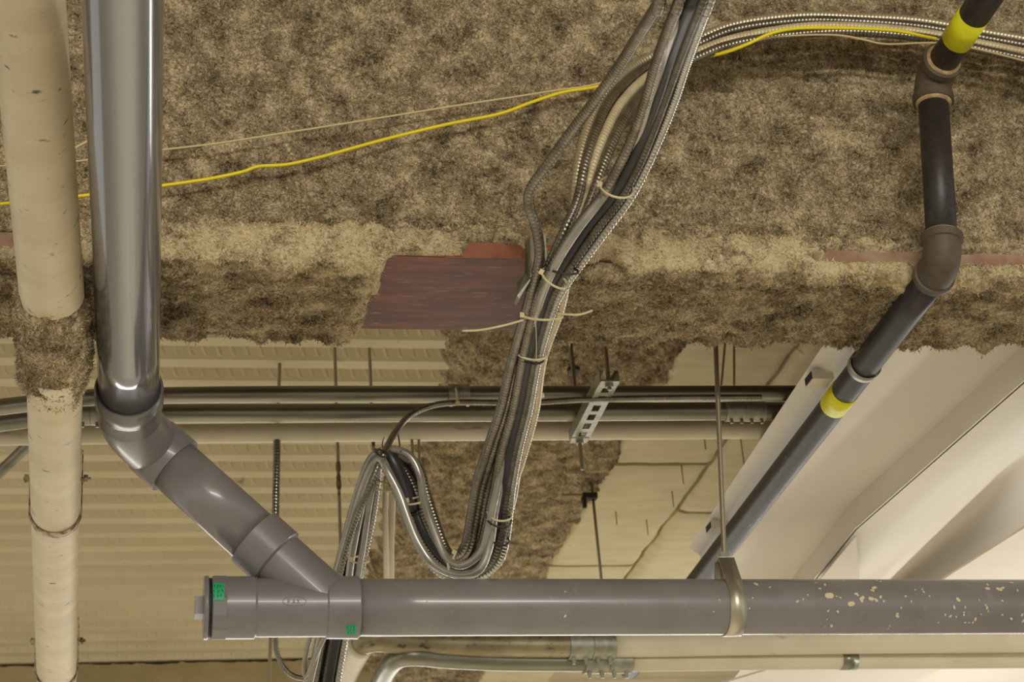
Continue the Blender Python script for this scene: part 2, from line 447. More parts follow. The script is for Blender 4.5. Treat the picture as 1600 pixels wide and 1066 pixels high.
for r in range(2, 5):
    board(xj + .62, xj + 1.24, rows[r] - off, min(rows[r + 1] - off, YE - .02), [])

# sprayed strip (a sprayed beam running away from us below the deck)
xa = PZ(690, 545, 2.40)[0]; xb = xl + .03
nu, nv = 170, 620
U, W = np.meshgrid(np.linspace(xa - .12, xb + .08, nu), np.linspace(3.55, YE + .02, nv), indexing='ij')
P = np.stack([U.ravel(), W.ravel(), np.full(U.size, 0.0)], 1)
nzl = .07 * noise3(P * (0.3, 1, 1), 3, 1) + .05 * noise3(P, 9, 6)
nzr = .05 * noise3(P * (0.3, 1, 1), 4, 21) + .022 * noise3(P, 22, 26)
m_l = np.clip((P[:, 0] - (xa + nzl)) / .10, 0, 1); m_r = np.clip(((xb + nzr) - P[:, 0]) / .012, 0, 1)
th = np.minimum(m_l, m_r)
P[:, 2] = ZD + .055 - th * .125 + 1.5 * rough_noise(P) * (th > 0.2)
keep = grid_faces(nu, nv)
keep = keep[(th[keep] > .02).any(1)]
st = link_mesh('sprayed_strip', P, keep.tolist(), MT['fire'], ceiling)
st['label'] = 'strip of grey sprayed fibre fireproofing on the deck'
sel = th > .5
tufts('fibre_tuft', P[sel], np.tile([0, 0, -1.0], (sel.sum(), 1)), 9000, st, (.008, .02), wd=.0016)

# ================================================================== THE SPRAYED BEAM
HB = 1.64; Y_F = 3.17; Y_B = 3.515; Y_W = 3.255
beam = thing('steel_beam', 'deep steel beam coated in grey-brown sprayed fibre with bare red primer patches', 'beam', (0.6, Y_W, HB))
BX0, BX1 = -1.15, 2.75
# steel inside: bottom flange and web
mb = box(((BX0 + BX1) / 2, (Y_F + Y_B) / 2, HB + .036), ((BX1 - BX0) / 2, 0, 0), (0, (Y_B - Y_F) / 2 - .016, 0), (0, 0, .016))
fo = mb.build('bottom_flange', MT['primer'], beam, smooth=False)
box(((BX0 + BX1) / 2, Y_W + .085, (HB + ZD) / 2), ((BX1 - BX0) / 2, 0, 0), (0, .007, 0), (0, 0, (ZD - HB) / 2 - .03)).build('web', MT['primer'], beam, smooth=False)
MT['primer_edge'] = mat('lit_edge_primer', (164, 100, 72), .65, c2=(132, 78, 56), scale=22, bump=(90, .3, .003))  # lighter copy of the primer: light on the front edge painted in
MT['primer_dust'] = mat('dusty_primer', (176, 150, 122), .8, c2=(142, 108, 86), scale=18, bump=(90, .3, .003))
for xa_, xb_, m_ in ((BX0, PZ(60, 405, HB)[0], 'primer_dust'), (PZ(700, 405, HB)[0], PZ(1040, 405, HB)[0], 'primer_edge'), (PZ(1290, 405, HB)[0], BX1, 'primer_dust')):
    box(((xa_ + xb_) / 2, Y_F + .0145, HB + .036), ((xb_ - xa_) / 2, 0, 0), (0, .0012, 0), (0, 0, .0158)).build('flange_edge', MT[m_], beam, smooth=False)
# sprayed coat: profile in (Y,Z)
pr = [(Y_W + .012, ZD + .03), (Y_W, 2.3), (Y_W, HB + .17), (Y_W - .008, HB + .115), (Y_W - .035, HB + .085), (Y_F + .012, HB + .072), (Y_F, HB + .058), (Y_F, HB + .012), (Y_F + .012, HB), (Y_B - .015, HB), (Y_B, HB + .015), (Y_B, HB + .06), (Y_B - .05, HB + .075)]
pr = np.array(pr); s = np.concatenate([[0], np.cumsum(np.linalg.norm(np.diff(pr, axis=0), axis=1))])
step = .0048
sv = np.linspace(0, s[-1], int(s[-1] / step)); yy = np.interp(sv, s, pr[:, 0]); zz = np.interp(sv, s, pr[:, 1])
for _ in range(3):
    yy[1:-1] = (yy[:-2] + yy[2:]) / 4 + yy[1:-1] / 2; zz[1:-1] = (zz[:-2] + zz[2:]) / 4 + zz[1:-1] / 2
ty = np.gradient(yy); tz = np.gradient(zz); l = np.hypot(ty, tz); nyv = tz / l; nzv = -ty / l      # outward normal
xs = np.arange(BX0, BX1, step)
U, K = np.meshgrid(xs, np.arange(len(sv)), indexing='ij')
P = np.stack([U.ravel(), yy[K].ravel(), zz[K].ravel()], 1)
N = np.stack([np.zeros(U.size), nyv[K].ravel(), nzv[K].ravel()], 1)
if N[len(sv) // 4][1] > 0: N = -N
X = P[:, 0]; Yc = P[:, 1]; Zc = P[:, 2]
# how much of the coat is there (1 = full, 0 = scraped off)
def sst(v, w): return np.clip(v / w + .5, 0, 1)
jit = .03 * noise3(P, 14, 40) + .022 * noise3(P, 45, 50)
under = Zc < HB + .02
xLf = PZ(612, 413, HB)[0]; xLb = PZ(556, 516, HB)[0]; xR = PZ(846, 470, HB)[0]
fr = np.clip((Yc - Y_F) / (Y_B - Y_F), 0, 1)
xl_edge = xLf + (xLb - xLf) * fr
in1 = np.minimum(X - xl_edge, xR - X) + jit * .6
in1 = np.where(under & (Yc < Y_B + .05), in1, -1)
in1 = np.where((Zc >= HB + .02) & (Yc > Y_B - .02), np.minimum(X - xLb, xR - X) + jit, in1)
front = (Yc < Y_F + .02) & (Zc < HB + .078)
xf0 = PZ(738, 405, HB)[0]; xf1 = PZ(838, 405, HB)[0]
in2 = np.where(front & (Zc < HB + .056 + jit * .4), np.minimum(X - xf0, xf1 - X) + jit * 1.3, -1)
xg0 = PZ(850, 405, HB)[0]; xg1 = PZ(985, 405, HB)[0]
pat = noise3(P, 20, 77) * .09 - .004
in3 = np.where(front & (Zc < HB + .05), np.minimum(np.minimum(X - xg0, xg1 - X), pat), -1)
xh0 = PZ(1325, 405, HB)[0]
in4 = np.where(front & (Zc > HB + .022) & (Zc < HB + .052 + .01 * noise3(P, 30, 3)), np.minimum(X - xh0 + jit * 3, .03 + jit * .9), -1)
xk = PZ(36, 405, HB)[0]
in5 = np.where(front & (Zc > HB + .015) & (Zc < HB + .058), xk - X + jit, -1)
ins = np.maximum.reduce([in1, in2, in3, in4, in5])
cov = 1 - sst(ins, .016)
amp = rough_noise(P) + .003
lip = np.where((Zc < HB + .095) & (Yc < Y_W - .02), .003 + .010 * noise3(P, 48, 71) + .006 * np.abs(noise3(P, 90, 73)), 0)                 # thicker, lumpier at the flange edge
ragged = np.where((Yc > Y_B - .04), .026 * noise3(P, 17, 15) + .016 * noise3(P, 48, 19), 0)
P2 = P + N * (((amp + lip) * (.35 + .65 * cov) + ragged * cov) - (1 - cov) * .036)[:, None]
P2[:, 0] += .004 * noise3(P, 60, 31)
gf = grid_faces(len(xs), len(sv))
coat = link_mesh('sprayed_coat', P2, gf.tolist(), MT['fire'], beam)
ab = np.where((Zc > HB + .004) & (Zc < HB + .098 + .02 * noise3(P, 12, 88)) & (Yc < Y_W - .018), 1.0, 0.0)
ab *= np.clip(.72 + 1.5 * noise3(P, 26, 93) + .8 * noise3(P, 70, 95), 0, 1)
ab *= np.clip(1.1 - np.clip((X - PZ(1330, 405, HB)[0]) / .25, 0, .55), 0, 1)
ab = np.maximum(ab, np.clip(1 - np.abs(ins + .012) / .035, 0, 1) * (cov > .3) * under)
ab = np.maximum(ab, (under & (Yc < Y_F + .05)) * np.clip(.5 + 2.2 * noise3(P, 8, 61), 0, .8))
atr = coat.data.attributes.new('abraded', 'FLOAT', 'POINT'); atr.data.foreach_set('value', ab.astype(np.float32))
coat['label'] = 'rough grey-brown sprayed fibre fireproofing'
vis = (cov > .8)
wt = np.where(vis & (ab < .5))[0]
tufts('fibre_tuft', P2[wt], N[wt], 100000, coat, (.003, .010), wd=.0007)
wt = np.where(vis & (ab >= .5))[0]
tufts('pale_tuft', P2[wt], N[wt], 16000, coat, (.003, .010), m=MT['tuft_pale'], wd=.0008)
# extra hanging shreds at the ragged back edge and round the scraped patch
edge = np.where(((Yc > Y_B - .03) & (Zc < HB + .02) & (cov > .8)) | ((np.abs(ins) < .02) & under & (cov > .4)))[0]
tufts('hanging_shred', P2[edge], np.tile([0, .25, -1.0], (len(edge), 1)), 2600, coat, (.005, .013), wd=.0012)

# ================================================================== WHITE DUCT ON THE RIGHT
duct = thing('white_duct', 'big stepped white sheet-metal duct running away beside the black pipe', 'duct', PZ(1450, 700, 1.6))
zA, zB2 = 1.665, 1.590
pA = [PZ(1338, 512, zA), PZ(1094, 868, zA), PZ(1098, 915, zA)]
far = PZ(1232, 912, zA)
kink = PZ(1330, 785, zA); k2 = PZ(1604, 535, zA)
up = np.array([0, 0, 1.0])
slab([pA[0], pA[1], pA[2], far, kink, k2, PZ(1600, 497, zA)], up * .006).build('upper_panel', MT['duct'], duct, smooth=False)
# left return (a turned-up edge) of the upper panel
fl_o = np.array([-.030, 0, .022])
slab([pA[0], pA[1], pA[1] + fl_o, pA[0] + fl_o], (.003, 0, .004)).build('side_flange', MT['duct'], duct, smooth=False)
# vertical step
def down(p): q = np.array(p); q[2] = zB2; return q
for a, b in ((k2, kink), (kink, far)):
    slab([a, b, down(b), down(a)], (.004, .002, 0)).build('step_panel', MT['duct'], duct, smooth=False)
kd, fd, k2d = down(kink), down(far), down(k2)
k0d = PZ(1532, 527, zB2)
# flat lower ledge then a curved belly rising to the right
def lower(px, py): return PZ(px, py, zB2)
mb = MB()
secs = []
dirk = (k2d - kd) / np.linalg.norm(k2d - kd)
for base in (k2d - (kd - k2d) * .0 + dirk * .30, k2d, kd, fd, fd + (fd - kd) * 2.2):
    row = [base - np.array([.005, 0, 0])]
    for dx, dz in ((.04, 0), (.085, .001), (.115, .008), (.15, .022), (.24, .065), (.45, .17), (.9, .38), (1.7, .70)):
        row.append(base + np.array([dx, .02 * dx, dz]))
    secs.append(row)
V = np.array(secs); nu, nv = V.shape[:2]
mb.add(V.reshape(-1, 3), grid_faces(nu, nv).tolist())
mb.build('lower_panel', MT['duct'], duct)
# next panel, beyond the fold line on the far right
q = [PZ(1640, 800, 1.66), PZ(1475, 905, 1.66), PZ(1330, 1012, 1.66), PZ(1405, 1075, 1.66), PZ(1700, 1075, 1.66), PZ(1700, 800, 1.66)]
slab(q, up * .006).build('end_panel', MT['duct'], duct, smooth=False)
slab([PZ(1338, 838, 1.570), PZ(1280, 908, 1.570), PZ(1344, 916, 1.570)], up * .004).build('corner_plate', MT['duct'], duct, smooth=False)
q = [PZ(1240, 1035, 1.5), PZ(1500, 1030, 1.5), PZ(1405, 1080, 1.5), PZ(1090, 1080, 1.5)]
slab(q, up * .006).build('far_panel', MT['duct'], duct, smooth=False)
for (px, py) in ((1280, 592), (1121, 824)):
    p = PZ(px, py, zA - .004)
    mb = box(p, (.024, 0, 0), (0, .026, 0), (0, 0, .011))
    b = mb.build('bracket', MT['duct'], duct, smooth=False)
    box(p + (-.0245, 0, 0), (.001, 0, 0), (0, .022, 0), (0, 0, .008)).build('bracket_opening', MT['dark'], b, smooth=False)

# ================================================================== WHITE PIPE, left
WR = .050
w1 = PD(85.5, 620, 3.59); w2 = PD(88.5, 1110, 5.25)
dW = unit(w2 - w1)
wS = w1 - dW * .60
wp = thing('white_pipe', 'scuffed cream-white pipe on the far left with a sprayed fibre collar', 'pipe', w1)
pipe(w1 - dW * .12, w2 + dW * .3, WR).build('pipe', MT['white_pipe'], wp)
WU = .0545
q1, q0 = PD(81.8, 470, 3.36), PD(36, -90, 2.78)
dU = unit(q0 - q1); LU = float(np.linalg.norm(q0 - q1)) + .5
o = lathe(q1, q0, [(0, WR * .9), (.004, WU - .003), (.014, WU)] + [(.014 + (LU - .014) * k / 12, WU) for k in range(1, 13)], 48).build('sleeve', MT['white_pipe'], wp)
o['label'] = 'wider white sleeve above the fibre collar'
def onW(py):
    # point of the pipe axis that projects to image row py
    lo, hi = 0., 1.
    for _ in range(40):
        m_ = (lo + hi) / 2; q = wS + (w2 + dW * .3 - wS) * m_; cpt = R.T @ q
        if CY + F * cpt[1] / cpt[2] < py: lo = m_
        else: hi = m_
    return wS + (w2 + dW * .3 - wS) * lo
ca, cb = q1 + dU * .055, onW(622)
Lc = np.linalg.norm(cb - ca); nu, nv = 110, 150
u0 = np.cross(dW, [0, 0, 1]); u0 /= np.linalg.norm(u0); v0 = np.cross(u0, dW)
if v0[2] < 0: v0 = -v0
U, A_ = np.meshgrid(np.linspace(0, 1, nu), np.linspace(0, 2 * np.pi, nv), indexing='ij')
rad = np.cos(A_.ravel())[:, None] * u0 + np.sin(A_.ravel())[:, None] * v0
base = ca + (cb - ca) * U.ravel()[:, None]
Wc = WU - .004 + (WR - WU + .001) * U.ravel()
Pn = base + rad * Wc[:, None]
endt = np.minimum(U.ravel() + .10 * noise3(Pn, 22, 3) - .02, 1 - U.ravel() + .06 * noise3(Pn, 25, 9) - .02)
th = np.clip(endt / .14, -.3, 1)
lump = .0065 + .005 * np.sin(np.pi * U.ravel()) ** .6 + .008 * noise3(Pn, 10, 5) + .8 * rough_noise(Pn) + .01 * np.clip(np.cos(A_.ravel() ), 0, 1) * np.clip(1 - np.abs(U.ravel() - .62) / .35, 0, 1) * .6 
side = np.clip(np.sin(A_.ravel()), 0, 1) * .03 * np.clip(np.sin(np.pi * U.ravel()), 0, 1)
Pc = Pn + rad * (th * (lump + side))[:, None]
col = link_mesh('fibre_collar', Pc, grid_faces(nu, nv).tolist(), MT['fire'], wp)
col['label'] = 'grey-brown sprayed fibre collar around the pipe'
vis = np.where(th > .5)[0]
tufts('fibre_tuft', Pc[vis], rad[vis], 6000, col, (.004, .010), wd=.0008)
# strap hangers
def strap_hanger(py, label, grp):
    c = onW(py)
    t = thing('pipe_hanger', label, 'hanger', c, grp)
    r = WR + .003
    a = np.linspace(0, np.pi, 30)
    arc = [c - u0 * r * np.cos(q) - v0 * r * np.sin(q) for q in a]
    h = .135
    path = [arc[0] + v0 * h * k + (-u0 * 0) for k in (1, .66, .33)] + arc + [arc[-1] + v0 * h * k for k in (.33, .66, 1)]
    strip(catmull(path, .006), dW, .022, .003).build('strap', MT['rust'], t)
    top = c + v0 * h
    xa = c + v0 * .075
    mb = tube([xa - u0 * (r + .014), xa + u0 * (r + .018)], .004, 8)
    mb.build('bolt', MT['rust'], t)
    for sgn in (-1, 1):
        lathe(xa + u0 * sgn * (r + .003), xa + u0 * sgn * (r + .012), [(0, .009), (.009, .009)], 6).build('nut', MT['rust'], t, smooth=False)
    q1 = c + v0 * (h)
    strip(catmull([q1 - u0 * r, q1 + v0 * .02 - u0 * r * .6, q1 + v0 * .03, q1 + v0 * .02 + u0 * r * .6, q1 + u0 * r], .006), dW, .022, .003).build('yoke', MT['rust'], t)
    zt_ = np.array([q1[0], q1[1], ZD + .04])
    tube([q1 + v0 * .03, zt_], .005, 8).build('rod', MT['rod'], t)
strap_hanger(800, 'rusty strap hanger on the white pipe just below its fibre collar', 'strap hangers on the white pipe')
strap_hanger(1046, 'rusty strap hanger on the white pipe at the bottom left corner', 'strap hangers on the white pipe')

# ================================================================== GREY PLASTIC DRAIN
PR = .057; YP = 3.709
A0 = PY(345, 950, YP); B0 = PY(1740, 948, YP)
dX = (B0 - A0) / np.linalg.norm(B0 - A0)
def sx(px, py=None): return PY(px, 950 - 2 * (px - 345) / 1400., YP)
drain = thing('drain_pipe', 'glossy grey plastic drain pipe with elbow, wye and cleanout plug', 'pipe', sx(520))
def dist(px): return float((sx(px) - A0) @ dX)
pipe(sx(540), B0, PR).build('pipe', MT['pvc'], drain)
# paint splashes on the right end
mb = MB()
spl = [(1296, 931, 6.5), (1330, 944, 5), (1339, 929, 3), (1347, 935, 4), (1346, 938, 3.5), (1366, 919, 4), (1363, 923, 3), (1361, 936, 4), (1369, 938, 3), (1376, 933, 2.5), (1381, 940, 2), (1337, 928, 2.5),
       (1181, 913, 3.5), (1203, 918, 1.8), (1176, 935, 1.5), (1246, 940, 2.3), (1255, 937, 1.6), (1262, 930, 1.5), (1281, 920, 2.2), (1289, 914, 2.6), (1275, 911, 2), (1309, 956, 2.2), (1294, 955, 1.7), (1292, 968, 1.2), (1289, 979, 1.2),
       (1299, 978, 3), (1402, 963, 3), (1402, 959, 2), (1415, 932, 2), (1408, 950, 1.6), (1424, 940, 1.6), (1430, 922, 1.6), (1443, 925, 2.2), (1441, 921, 1.6), (1452, 932, 1.6), (1497, 937, 3.6), (1491, 949, 2.6), (1508, 949, 1.8), (1485, 963, 2.6),
       (1477, 961, 1.8), (1494, 964, 1.8), (1506, 961, 2), (1506, 957, 1.6), (1524, 968, 3), (1520, 973, 2), (1542, 950, 2.4), (1540, 946, 1.6), (1544, 955, 1.5), (1543, 920, 3.6), (1561, 921, 4.4), (1567, 919, 3), (1543, 914, 2.6), (1581, 911, 3), (1590, 923, 2),
       (1566, 939, 1.9), (1580, 967, 2.6), (1566, 961, 1.6), (1597, 961, 2.2), (1599, 970, 3), (1376, 909, 2.6), (1370, 908, 2.5), (1488, 907, 2), (1318, 908, 1.8), (883, 963, 2.2), (883, 925, 1.4), (667, 940, 1.4), (1171, 951, 1.5), (1124, 938, 1.5), (1115, 956, 1.3),
       (1313, 934, 1.6), (1307, 932, 1.4), (1390, 978, 1.6), (1388, 982, 1.3), (1466, 973, 1.6), (1508, 973, 2), (1514, 973, 1.6), (1530, 938, 1.2), (1533, 960, 1.3)]
for (px, py, sz) in spl:
    r = ray(px, py)
    # hit the cylinder
    c0 = A0; d = dX
    rp = r - d * (r @ d); cp = c0 - d * (c0 @ d)
    a_, b_, cc = rp @ rp, -2 * rp @ cp, cp @ cp - (PR + .0004) ** 2
    disc = b_ * b_ - 4 * a_ * cc
    if disc < 0: continue
    h = r * ((-b_ - math.sqrt(disc)) / (2 * a_))
    axp = A0 + d * ((h - A0) @ d); n_ = h - axp; n_ /= np.linalg.norm(n_); tt = np.cross(n_, d)
    k = 11; rad_ = sz * (h @ R[:, 2] if False else 3.95) / F * .95
    ph = rng.uniform(0, 6.28); ring = []
    for q in range(k):
        an = 2 * np.pi * q / k; rr_ = rad_ * (1 + .28 * math.sin(2 * an + ph) + rng.uniform(-.12, .12))
        off_u, off_t = rr_ * math.cos(an), rr_ * math.sin(an)
        al = off_t / PR
        ring.append(axp + d * off_u + d * ((0)) + (n_ * math.cos(al) + tt * math.sin(al)) * (PR + .0009))
    V = np.vstack([[h + n_ * .0010], ring])
    V = np.array([v for v in V]); mb.add(V, [[0, 1 + q, 1 + (q + 1) % k] for q in range(k)])
sp = mb.build('paint_splash', MT['splat'], drain); sp['label'] = 'dried cream paint splashes'; sp['kind'] = 'stuff'
# wye body
mb = lathe(sx(396), B0, [(0, PR + .001), (dist(520) - dist(396), PR + .001)], 48)
jn = sx(519); b1 = PD(432, 870, 3.80); dB = (jn - b1) / np.linalg.norm(jn - b1)
b0 = PD(237, 696, 3.93)
dB = (jn - b0) / np.linalg.norm(jn - b0)
LB = float(np.linalg.norm(jn - b0))
def onB(px):   # distance along the branch axis for its image column
    lo, hi = -.3, LB + .2
    for _ in range(40):
        m_ = (lo + hi) / 2; q = R.T @ (b0 + dB * m_)
        if CX + F * q[0] / q[2] < px: lo = m_
        else: hi = m_
    return lo
lathe(b0 + dB * onB(425), jn, [(0, PR), (LB - onB(425) - .01, PR)], 48, mb)
wye = mb.build('wye_fitting', MT['pvc_fit'], drain); edge_split(wye)
h1, h2 = dist(508), dist(560)
o = lathe(sx(508), B0, [(0, PR + .001), (.003, PR + .0045), (h2 - h1 - .002, PR + .0055), (h2 - h1, PR + .004), (h2 - h1, PR)], 48).build('hub', MT['pvc_fit'], drain); edge_split(o)
L = dist(400) - dist(352)
o = lathe(sx(352), B0, [(0, PR + .0045), (L - .004, PR + .0045), (L, PR + .001)], 48).build('hub', MT['pvc_fit'], drain); edge_split(o)
# branch hub near the wye, and branch pipe
d1, d2 = onB(397), onB(434)
o = lathe(b0 + dB * d1, jn, [(0, PR), (0, PR + .0068), (d2 - d1 - .004, PR + .0072), (d2 - d1, PR)], 48).build('hub', MT['pvc_fit'], drain); edge_split(o)
lathe(b0 + dB * .03, jn, [(0, PR - .001), (d1 - .03 + .005, PR - .001)], 48).build('branch_pipe', MT['pvc'], drain)
# elbow: hub on the branch side, curved body, hub on the long pipe side
d3 = onB(275)
o = lathe(b0 - dB * .004, jn, [(0, PR + .001), (.004, PR + .0062), (d3, PR + .0075), (d3 + .001, PR + .007), (d3 + .001, PR - .001)], 48).build('hub', MT['pvc_fit'], drain); edge_split(o)
def Dsil(y): return F * .114 / (127.5 - .0545 * y)
s0 = PD(190.5, -60, Dsil(-60)); s1 = PD(201.5, 606, Dsil(606))
dS = (s1 - s0) / np.linalg.norm(s1 - s0)
sS = s0 - dS * .6
corner = PD(204, 672, 3.72)
e0 = s1 + dS * .095
el = [e0]
cq = e0 + dS * .06
for t in np.linspace(0, 1, 16): el.append((1 - t) ** 2 * (e0 + dS * .01) + 2 * t * (1 - t) * cq + t * t * b0)
el.append(b0 + dB * .03)
tube(catmull(el, .006), PR + .003, 44).build('elbow', MT['pvc_fit'], drain)
o = lathe(s1, s1 + dS, [(0, PR - .001), (0, PR + .0050), (.004, PR + .0075), (.052, PR + .0078), (.056, PR + .0052), (.062, PR + .0048), (.104, PR + .0052), (.108, PR + .002)], 56).build('elbow_hub', MT['pvc_rim'], drain); edge_split(o)
o['label'] = 'shiny rim of the elbow socket'
lathe(s1 - dS * .0008, s1 + dS, [(0, PR + .0002), (0, PR + .0028), (.002, PR + .0028)], 56).build('socket_gap', MT['black_gap'], drain)
p = pipe(sS, s1 + dS * .01, PR, 64); o = p.build('long_pipe', MT['silver'], drain); o['label'] = 'mirror-glossy grey pipe run coming overhead'
# cleanout
L = dist(354) - dist(330)
mb = lathe(sx(330), B0, [(0, PR + .004), (0.002, PR + .0065), (L - .002, PR + .0065), (L, PR + .003)], 12)
o = mb.build('threaded_ring', MT['pvc_fit'], drain, smooth=False)
lathe(sx(323), B0, [(0, PR + .001), (dist(331) - dist(323), PR + .001)], 40).build('gasket', MT['black_gap'], drain)
L = dist(325) - dist(318)
lathe(sx(318), B0, [(0, PR + .002), (.001, PR + .0055), (L, PR + .0055)], 48).build('cleanout_plug', MT['pvc_fit'], drain); 
c_ = (sx(304) + sx(319)) / 2 + (0, -.001, 0)
t_ = np.cross(dX, [0, 0, 1]); t_ /= np.linalg.norm(t_); w_ = np.cross(t_, dX)
o = box(c_, dX * (dist(319) - dist(304)) / 2, t_ * .018, w_ * .018).build('wrench_nut', MT['pvc_fit'], drain, smooth=False)
# green stickers wrapped on ring and hub, with scribbled print
def sticker(pxa, pxb, pya, pyb, rr):
    def hit(px, py):
        r = ray(px, py); rp = r - dX * (r @ dX); cp = A0 - dX * (A0 @ dX)
        a_, b_, cc = rp @ rp, -2 * rp @ cp, cp @ cp - rr ** 2
        return r * ((-b_ - math.sqrt(max(0, b_ * b_ - 4 * a_ * cc))) / (2 * a_))
    nu, nv = 4, 8
    V = [hit(pxa + (pxb - pxa) * i / (nu - 1), pya + (pyb - pya) * j / (nv - 1)) for i in range(nu) for j in range(nv)]
    o = MB().add(V, [[f[0], f[3], f[2], f[1]] for f in grid_faces(nu, nv).tolist()]).build('sticker', MT['green'], drain); o['label'] = 'small green sticker'
    mb = MB()
    for k in range(9):
        u = (k % 3 + .35) / 3.2 + random.uniform(-.05, .05); v = .12 + .28 * (k // 3) + random.uniform(-.03, .03)
        a = (pxa + (pxb - pxa) * u, pya + (pyb - pya) * v); b = (a[0] + random.uniform(-1.2, 2.2), a[1] + random.uniform(3, 6) * (pyb - pya) / 27)
        pa, pb = hit(*a), hit(*b)
        tube([pa + (0, -.0004, 0), pb + (0, -.0004, 0)], .0006, 5, mb=mb)
    mb.build('print', MT['ink'], o)
sticker(333, 350.5, 911, 938, PR + .0072)
sticker(541, 557, 977, 992.5, PR + .0062)
# embossed oval mark on the wye
def cyl_pt(px, py, rr):
    r = ray(px, py); rp = r - dX * (r @ dX); cp = A0 - dX * (A0 @ dX)
    a_, b_, cc = rp @ rp, -2 * rp @ cp, cp @ cp - rr ** 2
    return r * ((-b_ - math.sqrt(max(0, b_ * b_ - 4 * a_ * cc))) / (2 * a_))
ov = [cyl_pt(460 + 18 * math.copysign(abs(math.cos(a)) ** .6, math.cos(a)), 940 + 6.5 * math.sin(a), PR + .0012) for a in np.linspace(0, 2 * np.pi, 33)]
mb = tube(ov, .0007, 6)
for (x_, sh) in ((452, 'F'), (459, 'A'), (466, 'X')):
    L_ = {'F': [((-2, -3), (-2, 3)), ((-2, -3), (2, -3)), ((-2, 0), (1, 0))], 'A': [((-2, 3), (0, -3)), ((0, -3), (2, 3)), ((-1, 1), (1, 1))], 'X': [((-2, -3), (2, 3)), ((2, -3), (-2, 3))]}[sh]
    for a, b in L_: tube([cyl_pt(x_ + a[0], 940 + a[1], PR + .0012), cyl_pt(x_ + b[0], 940 + b[1], PR + .0012)], .0006, 5, mb=mb)
mb.build('embossed_mark', MT['pvc_fit'], drain)

# clevis hanger of the drain
ch = sx(1141)
hg = thing('clevis_hanger', 'bright steel strap hanger with long threaded rod holding the grey drain pipe', 'hanger', ch)
r = PR + .002
arc = [ch + np.array([0, -math.cos(q) * r, -math.sin(q) * r]) for q in np.linspace(-.35, math.pi + .35, 40)]
topz = .103
path = [ch + (0, -.012, topz)] + arc + [ch + (0, .012, topz)]
strip(np.array(path), dX, .034, .003).build('strap', MT['steel'], hg)
box(ch + (0, 0, topz - .001), (.017, 0, 0), (0, .014, 0), (0, 0, .002)).build('top_plate', MT['steel'], hg, smooth=False)
lathe(ch + (0, 0, topz + .001), ch + (0, 0, 1), [(0, .010), (.013, .010)], 6).build('nut', MT['zinc'], hg, smooth=False)
rt = PY(1118, 535, YP); rb = ch + (0, 0, topz)
rd = (rt - rb) / np.linalg.norm(rt - rb)
tube(catmull([rb, rb + rd * ((ZD + .03 - rb[2]) / rd[2])], .0012), .0052, 10, pitch=.0045, ridge=.14).build('rod', MT['rod'], hg)

# ================================================================== BLACK IRON PIPE, right
GR = .030; YG = 3.085
g1 = PY(1456, 120, YG); g2 = PY(1474, 412, YG)
g0 = PZ(1600, -90, g1[2]); g3 = PZ(1078, 925, g2[2] - .01)
gas = thing('black_pipe', 'black iron pipe with yellow tape bands stepping under the beam', 'pipe', g2)
dg0, dgv, dg3 = unit(g1 - g0), unit(g2 - g1), unit(g3 - g2)
pipe(g0 - dg0 * .5, g1 - dg0 * .035, GR, 36).build('pipe', MT['iron'], gas)
pipe(g1 + dgv * .035, g2 - dgv * .035, GR, 36).build('pipe', MT['iron'], gas)
pipe(g2 + dg3 * .035, g3 + dg3 * .8, GR * 1.02, 36).build('pipe', MT['iron'], gas)
def elbow(c, din, dout):
    a = c - din * .060; b = c + dout * .060
    pts = [a]
    for t in np.linspace(0, 1, 14)[1:-1]:
        pts.append((1 - t) ** 2 * (c - din * .045) + 2 * t * (1 - t) * c + t * t * (c + dout * .045))
    pts.append(b)
    tube(catmull(pts, .004), GR + .0065, 36).build('elbow', MT['iron_fit'], gas)
    for q, d in ((a, -din), (b, dout)):
        o = lathe(q - d * .016, q + d, [(0, GR + .006), (.002, GR + .0105), (.016, GR + .0105), (.018, GR + .008), (.018, GR)], 36).build('elbow_rim', MT['iron_fit'], gas); edge_split(o)
        lathe(q + d * .001, q + d, [(0, GR + .006), (.004, GR + .005), (.007, GR + .0005)], 36).build('joint_compound', MT['compound'], gas)
elbow(g1, dg0, dgv); elbow(g2, dgv, dg3)
def on_axis(A, d, px, lo=-3., hi=6., by=0):
    sgn = None
    f = lambda m_: (lambda q: (CX + F * q[0] / q[2]) if by == 0 else (CY + F * q[1] / q[2]))(R.T @ (A + d * m_))
    inc = f(hi) > f(lo)
    for _ in range(50):
        m_ = (lo + hi) / 2
        if (f(m_) < px) == inc: lo = m_
        else: hi = m_
    return lo
ta = on_axis(g1, -dg0, 23, -.1, 1.0, 1); tb = on_axis(g1, -dg0, 62, -.1, 1.0, 1)
lathe(g1 - dg0 * max(ta, tb), g1, [(0, GR + .0009), (abs(ta - tb), GR + .0009)], 36).build('yellow_tape', MT['yellow_tape'], gas)
ta = on_axis(g2, dg3, 610, 0, 3, 1); tb = on_axis(g2, dg3, 633, 0, 3, 1)
lathe(g2 + dg3 * min(ta, tb), g3, [(0, GR + .0018), (abs(ta - tb), GR + .0018)], 36).build('yellow_tape', MT['yellow_tape'], gas)
